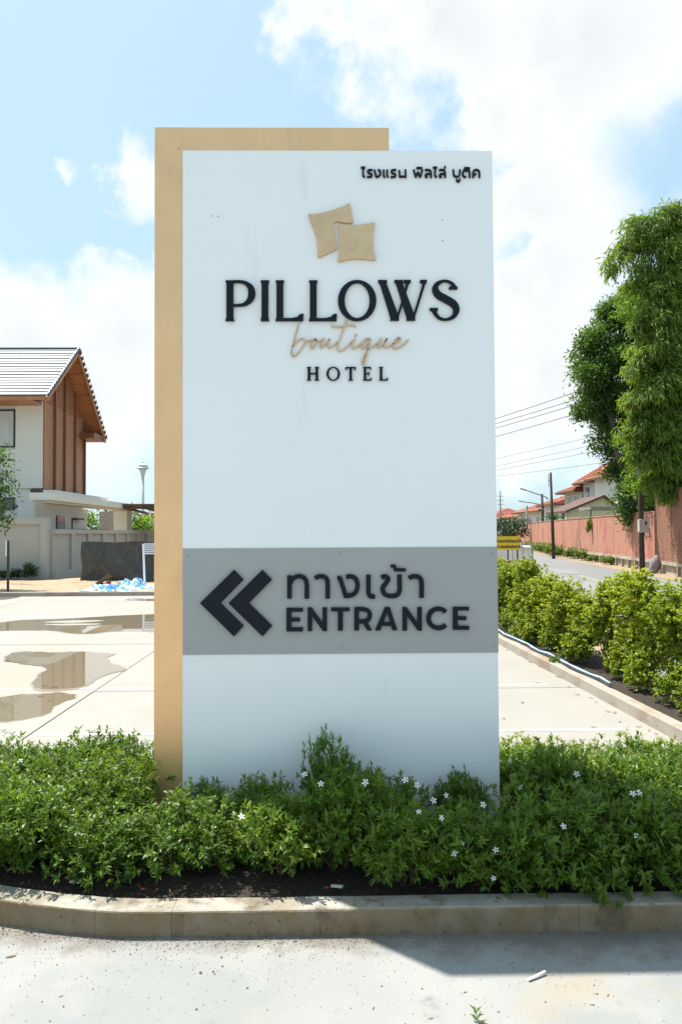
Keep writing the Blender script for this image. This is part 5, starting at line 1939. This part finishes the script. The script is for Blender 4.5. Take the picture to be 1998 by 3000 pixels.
# lower bay with its own roof
MB().box(x0 - .1, x0 + 6, ya + 4.0, ya + 8.4, 0, fz(1440, 62)).build('rear_wing', M_HCREAM, vA)
hip_roof(vA, x0 - .1, x0 + 6, ya + 4.6, ya + 8.4, fz(1440, 62) + .02, fz(1405, 62), .65, M_REDROOF, 'wing_roof')
villa_windows(vA, 'x', x0 - .1, ya + 4.6, ya + 8.2, fz(1490, 62), fz(1455, 62), 2, 1.2)
for k in range(2):
    MB().box(x0 - .45, x0 - .01, ya + .7 + 1.7 * k, ya + 1.4 + 1.7 * k, fz(1490, ya), fz(1470, ya)).build('air_conditioner', M_HWHITE, vA)
# carport gable in front of it
yg = 47.0
cg = empty('carport', (fx(1730, yg), yg + 2, 0), 'cream gabled carport with dark brown roof edges behind the red brick wall', 'carport')
gl, ga, gr = (fx(1655, yg), fz(1500, yg)), (fx(1771, yg), fz(1454, yg)), (fx(1806, yg), fz(1482, yg))
MB().prism([(gl[0] + .1, fz(1518, yg)), (gl[0] + .1, gl[1] - .08), (ga[0], ga[1] - .12), (gr[0] - .05, gr[1] - .1), (gr[0] - .05, fz(1518, yg))], yg, yg + .15).build('gable', M_YELLP, cg)
for (a, b) in ((gl, ga), (ga, gr)):
    q = MB()
    q.add([(a[0], yg - .25, a[1]), (b[0], yg - .25, b[1]), (b[0], yg + 4, b[1]), (a[0], yg + 4, a[1]), (a[0], yg - .25, a[1] - .14), (b[0], yg - .25, b[1] - .14), (b[0], yg + 4, b[1] - .14), (a[0], yg + 4, a[1] - .14)],
          [(0, 1, 2, 3), (4, 7, 6, 5), (0, 4, 5, 1), (1, 5, 6, 2), (2, 6, 7, 3), (3, 7, 4, 0)])
    q.build('roof', M_FASCIA, cg)
MB().box(gl[0] + .2, gr[0] - .2, yg + .02, yg + .14, fz(1530, yg), fz(1519, yg)).build('beam', M_HCREAM, cg)
for x in (gl[0] + .25, (gl[0] + gr[0]) / 2, gr[0] - .3):
    MB().box(x, x + .2, yg + .2, yg + .4, 0, fz(1519, yg)).build('column', M_HCREAM, cg)
# flat grey awning right of it
aw = empty('flat_awning', (fx(1780, 42), 42, 0), 'flat grey awning with scalloped tile edge above the red brick wall', 'awning')
MB().box(fx(1733, 42), fx(1850, 42), 42, 44, fz(1497, 42), fz(1488, 42)).build('awning_sheet', M_POLEG, aw)
for k in range(2):
    MB().box(fx(1734 + 80 * k, 42), fx(1737 + 80 * k, 42), 42.1, 42.16, 0, fz(1498, 42)).build('post', M_DARKF, aw)
# white house right, mostly behind the tree
ya = 51.6
x0 = fx(1815, ya)
vB = empty('white_villa', (x0 + 3, ya + 5, 0), 'white villa with orange roof half hidden behind the dark tree', 'house')
MB().box(x0, x0 + 8, ya, ya + 4.6, 0, fz(1395, ya)).build('wall', M_HWHITE, vB)
hip_roof(vB, x0, x0 + 8, ya, ya + 4.6, fz(1393, ya), fz(1328, ya), .6, M_REDROOF)
villa_windows(vB, 'y', ya, x0 + .3, x0 + 4, fz(1450, ya), fz(1412, ya), 2, .7)
# farther villas along the bend
for (px0, Y, w, d, pe, pr_, m, wm, lab) in ((1592, 88, 9, 12, 1497, 1452, M_REDROOF, M_HCREAM, 'far cream villa with orange roof behind the tall utility pole'),
                                           (1535, 112, 8, 12, 1514, 1478, M_REDROOF, M_HCREAM, 'small far villa with red hipped roof above the banana plant'),
                                           (1440, 135, 8, 14, 1522, 1491, M_REDROOF2, M_HWHITE, 'farthest villa with long pinkish red roof at the road bend'),
                                           (1640, 72, 3, 5, 1478, 1462, M_REDROOF, M_HWHITE, 'narrow white villa wing left of the cream villa')):
    x0 = fx(px0, Y)
    v = empty('far_villa', (x0 + w / 2, Y + d / 2, 0), lab, 'house')
    ze = fz(pe, Y)
    MB().box(x0, x0 + w, Y, Y + d, 0, ze - .1).build('wall', wm, v)
    hip_roof(v, x0, x0 + w, Y, Y + d, ze, fz(pr_, Y), .7, m)
    villa_windows(v, 'x', x0, Y + .5, Y + d - .5, ze - 2.1, ze - .8, 3, 1.2)
    villa_windows(v, 'y', Y, x0 + .5, x0 + w - .5, ze - 2.1, ze - .8, 3, 1.2)
# gate pillar and dark gate at the far end of the wall
yp = 77.5
gp = empty('gate_pillar', (fx(1528, yp), yp, 0), 'white capped gate pillar with dark gate at the far end of the brick wall', 'gate')
MB().box(fx(1519, yp), fx(1539, yp), yp, yp + .5, fz(1563, yp), fz(1553, yp)).build('cap', M_HWHITE, gp)
MB().box(fx(1521, yp), fx(1538, yp), yp + .05, yp + .45, 0, fz(1563, yp) - .01).build('gate_leaf', M_WOODD, gp)
MB().box(fx(1450, yp), fx(1519, yp), yp + .1, yp + .3, 0, fz(1566, yp)).build('side_wall', M_MORT, gp)

# sack leaning at the wall
sp = onZ(1912, 1680, 0)
g = MB()
prof = [(.08, 0), (.17, .04), (.20, .18), (.19, .36), (.15, .52), (.08, .60), (.05, .66)]
vs, fs = [], []
for i, (r_, z) in enumerate(prof):
    for k in range(12):
        a = 2 * math.pi * k / 12
        rr_ = r_ * (1 + .16 * math.sin(3 * a + z * 9) + .10 * math.sin(5 * a - z * 14) + rnd.uniform(-.08, .08))
        vs.append((sp.x + rr_ * math.cos(a) + z * .22, sp.y + rr_ * .8 * math.sin(a), z))
for i in range(len(prof) - 1):
    for k in range(12):
        k2 = (k + 1) % 12
        fs.append((i * 12 + k, i * 12 + k2, (i + 1) * 12 + k2, (i + 1) * 12 + k))
fs.append(tuple(range(12))[::-1])
fs.append(tuple((len(prof) - 1) * 12 + k for k in range(12)))
tag(MB().add(vs, fs).build('rubbish_sack', M_SACK, smooth=True), 'bulging grey rubbish sack leaning at the foot of the brick wall', 'sack')

# ---- construction hoarding and yellow board by the near edge of the road
yh = 19.5
yb2 = 20.4
hb = empty('yellow_board', (fx(1492, yh), yh, 0), 'yellow warning board with dark lettering beside the red barrier', 'sign')
bx0, bx1, bz0, bz1 = fx(1452, yh), fx(1524, yh), fz(1614, yh), fz(1574, yh)
board = MB().box(bx0, bx1, yh, yh + .03, bz0, bz1).build('board', M_YEL, hb)
for k, x in enumerate((1487, 1515)):
    MB().box(fx(x, yh), fx(x + 3.5, yh), yh + .032, yh + .075, 0, bz0 + .1).build('post', M_POLE, hb)


def text_mesh(body, size, x, z, y, m, parent, bold=.0):
    cu = bpy.data.curves.new('board_text', 'FONT')
    cu.body = body
    cu.size = size
    cu.align_x = 'CENTER'
    cu.offset = bold
    cu.extrude = .002
    tmp = bpy.data.objects.new('board_text', cu)
    COL.objects.link(tmp)
    dg = bpy.context.evaluated_depsgraph_get()
    me = bpy.data.meshes.new_from_object(tmp.evaluated_get(dg))
    bpy.data.objects.remove(tmp)
    R = Matrix.Translation(Vector((x, y, z)) - world_off(parent)) @ Matrix.Rotation(math.pi / 2, 4, 'X')
    me.transform(R)
    me.materials.clear()
    me.materials.append(m)
    return link('lettering', me, parent)


bxm = (bx0 + bx1) / 2
text_mesh('ผ่านทางโปรดระวัง', .10, bxm + .02, bz0 + .20, yh - .004, M_DARKF, hb, .004)
text_mesh('เขตก่อสร้างข้างหน้า', .09, bxm + .02, bz0 + .055, yh - .004, M_DARKF, hb, .004)
br = empty('red_barrier', (fx(1500, yh - .6), yh - .6, 0), 'red tubular barrier standing before the corrugated hoarding', 'barrier')
yr = yh - .6
za, zb3 = fz(1648, yr), fz(1690, yr)
MB().bar((fx(1440, yr), yr, za - .015), (fx(1537, yr), yr, za + .02), .05, .045).build('top_rail', M_RED, br)
for k, x in enumerate((1471, 1493, 1517, 1535)):
    MB().bar((fx(x, yr), yr + .03, 0), (fx(x, yr), yr + .03, za - .01), .03, .03).build('post', M_RED, br)
MB().bar((fx(1460, yr), yr - .04, fz(1668, yr)), (fx(1518, yr), yr - .04, fz(1692, yr)), .04, .05).build('brace', M_WHITEM, br)
ho = empty('corrugated_hoarding', (fx(1510, yb2), yb2, 0), 'pale corrugated sheet hoarding beside the road behind the red barrier', 'hoarding')
A, B = Vector((fx(1440, 23.5), 23.5)), Vector((fx(1556, yb2), yb2))
for k in range(10):
    a, b = A.lerp(B, k / 10), A.lerp(B, (k + 1) / 10)
    d = (b - a).normalized()
    n_ = Vector((-d.y, d.x))
    vs, fs = [], []
    m_ = 13
    for i in range(m_):
        q = a.lerp(b, (i + .02) / (m_ - 1 + .04)) + n_ * (.018 if (i // 1) % 2 else -.018)
        vs += [(q.x, q.y, .05), (q.x, q.y, 1.12)]
    for i in range(m_ - 1):
        fs.append((2 * i, 2 * i + 2, 2 * i + 3, 2 * i + 1))
    MB().add(vs, fs).build('sheet', M_CORR, ho)
MB().bar((A.x, A.y - .04, 1.13), (B.x, B.y - .04, 1.13), .05, .05).build('top_rail', M_WHITEM, ho)
for t in (0.55, .8, 1.0):
    q = A.lerp(B, t)
    MB().bar((q.x, q.y - .07, 0), (q.x, q.y - .07, 1.22), .06, .06).build('post', M_CPOST, ho)
cpst = MB()
q = onZ(1548, 1700, 0)
q = Vector((fx(1541, 19.0), 19.0, 0))
cpst.box(q.x - .05, q.x + .05, q.y - .05, q.y + .05, 0, fz(1640, 19.0))
o = tag(cpst.build('concrete_post', M_CPOST), 'short weathered concrete post at the end of the red barrier', 'post')
MB().box(q.x - .052, q.x + .052, q.y - .056, q.y - .051, fz(1668, 19), fz(1656, 19)).build('red_reflector', M_RED, o)

# ================================================================== LITTER IN FRONT
g = MB()


def pebble(g, x, y, r):
    z = r * .5
    k = rnd.uniform(.7, 1.3)
    a = rnd.random() * 3.14
    c, s = math.cos(a), math.sin(a)
    pts = [(1, 0, 0), (-1, .1, 0), (0, 1 * k, .1), (.1, -1 * k, 0), (0, 0, .9), (0, 0, -.5)]
    vs = [(x + (p[0] * c - p[1] * s) * r, y + (p[0] * s + p[1] * c) * r, z + p[2] * r * .8) for p in pts]
    g.add(vs, [(0, 2, 4), (2, 1, 4), (1, 3, 4), (3, 0, 4), (2, 0, 5), (1, 2, 5), (3, 1, 5), (0, 3, 5)])


def kerb_front(x):
    return float(np.interp(x, [-2.78, -2.58, -2.22, -1.8, -1.35, -.92, -.62, 5], [4.2, 3.8, 3.42, 3.165, 2.985, 2.885, 2.868, 2.88]))


for _ in range(5200):
    x = rnd.uniform(-1.7, 1.9)
    d = abs(rnd.gauss(0, .035)) if rnd.random() < .62 else rnd.expovariate(8)
    pebble(g, x, kerb_front(x) - .004 - d, rnd.uniform(.0010, .0026) if rnd.random() < .95 else rnd.uniform(.003, .005))
for _ in range(80):
    pebble(g, rnd.uniform(-1.3, 1.4), rnd.uniform(2.0, 2.8), rnd.uniform(.0015, .004))
for (px, py) in ((733, 2750), (634, 2747), (625, 2848), (652, 2832), (588, 2882 - 30), (520, 2772), (792, 2757), (757, 2773), (820, 2800), (576, 2958), (725, 2896)):
    q = onZ(px, py, 0)
    pebble(g, q.x, q.y, rnd.uniform(.004, .007))
tag(g.build('gravel', M_PEB), 'loose grit and small pebbles scattered along the bed kerb', 'gravel', kind='stuff')


def leaf_bit(px, py, ln, wd, ang, m, name, label, cat, group=None, z=0.0):
    q = onZ(px, py, z)
    u = Vector((math.cos(ang), math.sin(ang), 0))
    s = Vector((-u.y, u.x, 0))
    vs, fs = [], []
    for i in range(6):
        t = i / 5
        w = wd * math.sin(math.pi * (.08 + .84 * t)) / 2
        c = q + u * ln * (t - .5) + Vector((0, 0, .001 + ln * .03 * math.sin(t * 3)))
        vs += [c - s * w + Vector((0, 0, wd * .2)), c, c + s * w + Vector((0, 0, wd * .25))]
    for i in range(5):
        a = 3 * i
        fs += [(a, a + 1, a + 4, a + 3), (a + 1, a + 2, a + 5, a + 4)]
    return tag(MB().add(vs, fs).build(name, m), label, cat, group)


leaf_bit(33, 2804, .036, .009, .35, M_DRY, 'dry_leaf', 'curled brown leaf lying on the concrete away from the kerb', 'leaf')
for (px, py, a) in ((335, 2788, .3), (180, 2920, .5), (1262, 2985, .1), (1094, 2955, 1.2), (1362, 2908, .4), (1748, 2913, .2), (1780, 2917, .9), (1735, 2945, 0), (1460, 2965, .4), (550, 2768, .2)):
    leaf_bit(px, py, rnd.uniform(.010, .018), .004, a, M_DRY, 'leaf_scrap', 'small brown leaf scrap on the sunlit concrete apron', 'leaf', 'leaf scraps on the apron')
q0, q1 = onZ(1547, 2876, 0), onZ(1597, 2855, 0)
g = MB()
g.bar(q0 + Vector((0, 0, .006)), q1 + Vector((0, 0, .012)), .009, .003)
tag(g.build('wood_chip', M_CHIP), 'pale flat wood sliver lying at the edge of the sign shadow', 'wood chip')
for (px, py, lab) in ((220, 2585, 'pale split stick lying on the kerb top by the soil'), (985, 2598, 'pale plastic scrap lying in the soil behind the kerb')):
    q = onZ(px, py, .10)
    g = MB()
    g.bar(q + Vector((-.02, .01, .0)), q + Vector((.025, -.012, .006)), .016, .006)
    tag(g.build('pale_scrap', M_CHIP), lab, 'scrap')
for (px, py, lab) in ((420, 2607, 'red petal on the kerb below the bronze frame'), (957, 2604, 'red petal in the soil below the white panel')):
    leaf_bit(px, py, .022, .014, .4, M_REDP, 'red_petal', lab, 'petal', z=.10)

# weed sprouting from the concrete
wp = onZ(1402, 2998, 0)
w_ = empty('sprouting_weed', wp, 'tiny green weed sprouting from the sunlit concrete', 'weed')
P, D = [], []
for k in range(11):
    a = k * 2.4
    h = .004 * k
    P.append((.002 * math.cos(a) - h * .25, .002 * math.sin(a), h))
    D.append((math.cos(a), math.sin(a), .55 + .07 * k))
link('leaves', leaf_mesh('weed_leaves', np.array(P), np.array(D), np.tile([0, 0, 1.0], (11, 1)) + nrng.normal(0, .2, (11, 3)), .028, .009, LM_WEED, four=True), w_)
MB().tube([wp, wp + Vector((-.006, 0, .022)), wp + Vector((-.011, 0, .044))], [.0015, .0012, .0008], 5).build('stem', M_CULM, w_)

# fallen leaves and litter on the lot beside the kerb and in the puddle
for (px, py) in ((1485, 1905), (1515, 1920), (1552, 1940), (1580, 1954), (1632, 1982), (1665, 2012), (1690, 2035), (1730, 2045), (1745, 2058), (1780, 2085), (1800, 2088), (1815, 2115), (1738, 2132), (1870, 2130), (1900, 2140), (1475, 2105), (1530, 2058), (1575, 2001), (1640, 1985), (1920, 2150)):
    leaf_bit(px, py, rnd.uniform(.03, .065), rnd.uniform(.010, .02), rnd.uniform(0, 3), M_DRY, 'fallen_leaf', 'dry brown fallen leaf on the parking slabs near the hedge kerb', 'leaf', 'fallen leaves beside the lot kerb', z=.003)
for (px, py) in ((133, 2010), (150, 2014), (165, 2013), (120, 2040), (146, 2052)):
    leaf_bit(px, py, .05, .018, rnd.uniform(0, 3), M_DRY, 'wet_leaf', 'pale brown leaf stuck at the edge of the puddle', 'leaf', 'leaves in the puddle', z=.006)
# leaf litter on the soil
P = np.column_stack([nrng.uniform(-1.7, 2.0, 900), nrng.uniform(3.0, 3.6, 900), np.full(900, .082)])
D = np.column_stack([nrng.normal(0, 1, 900), nrng.normal(0, 1, 900), nrng.normal(0, .15, 900)])
me = leaf_mesh('litter', P, D, np.tile([0, 0, 1.0], (900, 1)) + nrng.normal(0, .3, (900, 3)), .022, .008, M_LITTER)
tag(link('leaf_litter', me), 'dry leaf litter on the dark soil below the shrubs', 'leaf litter', kind='stuff')
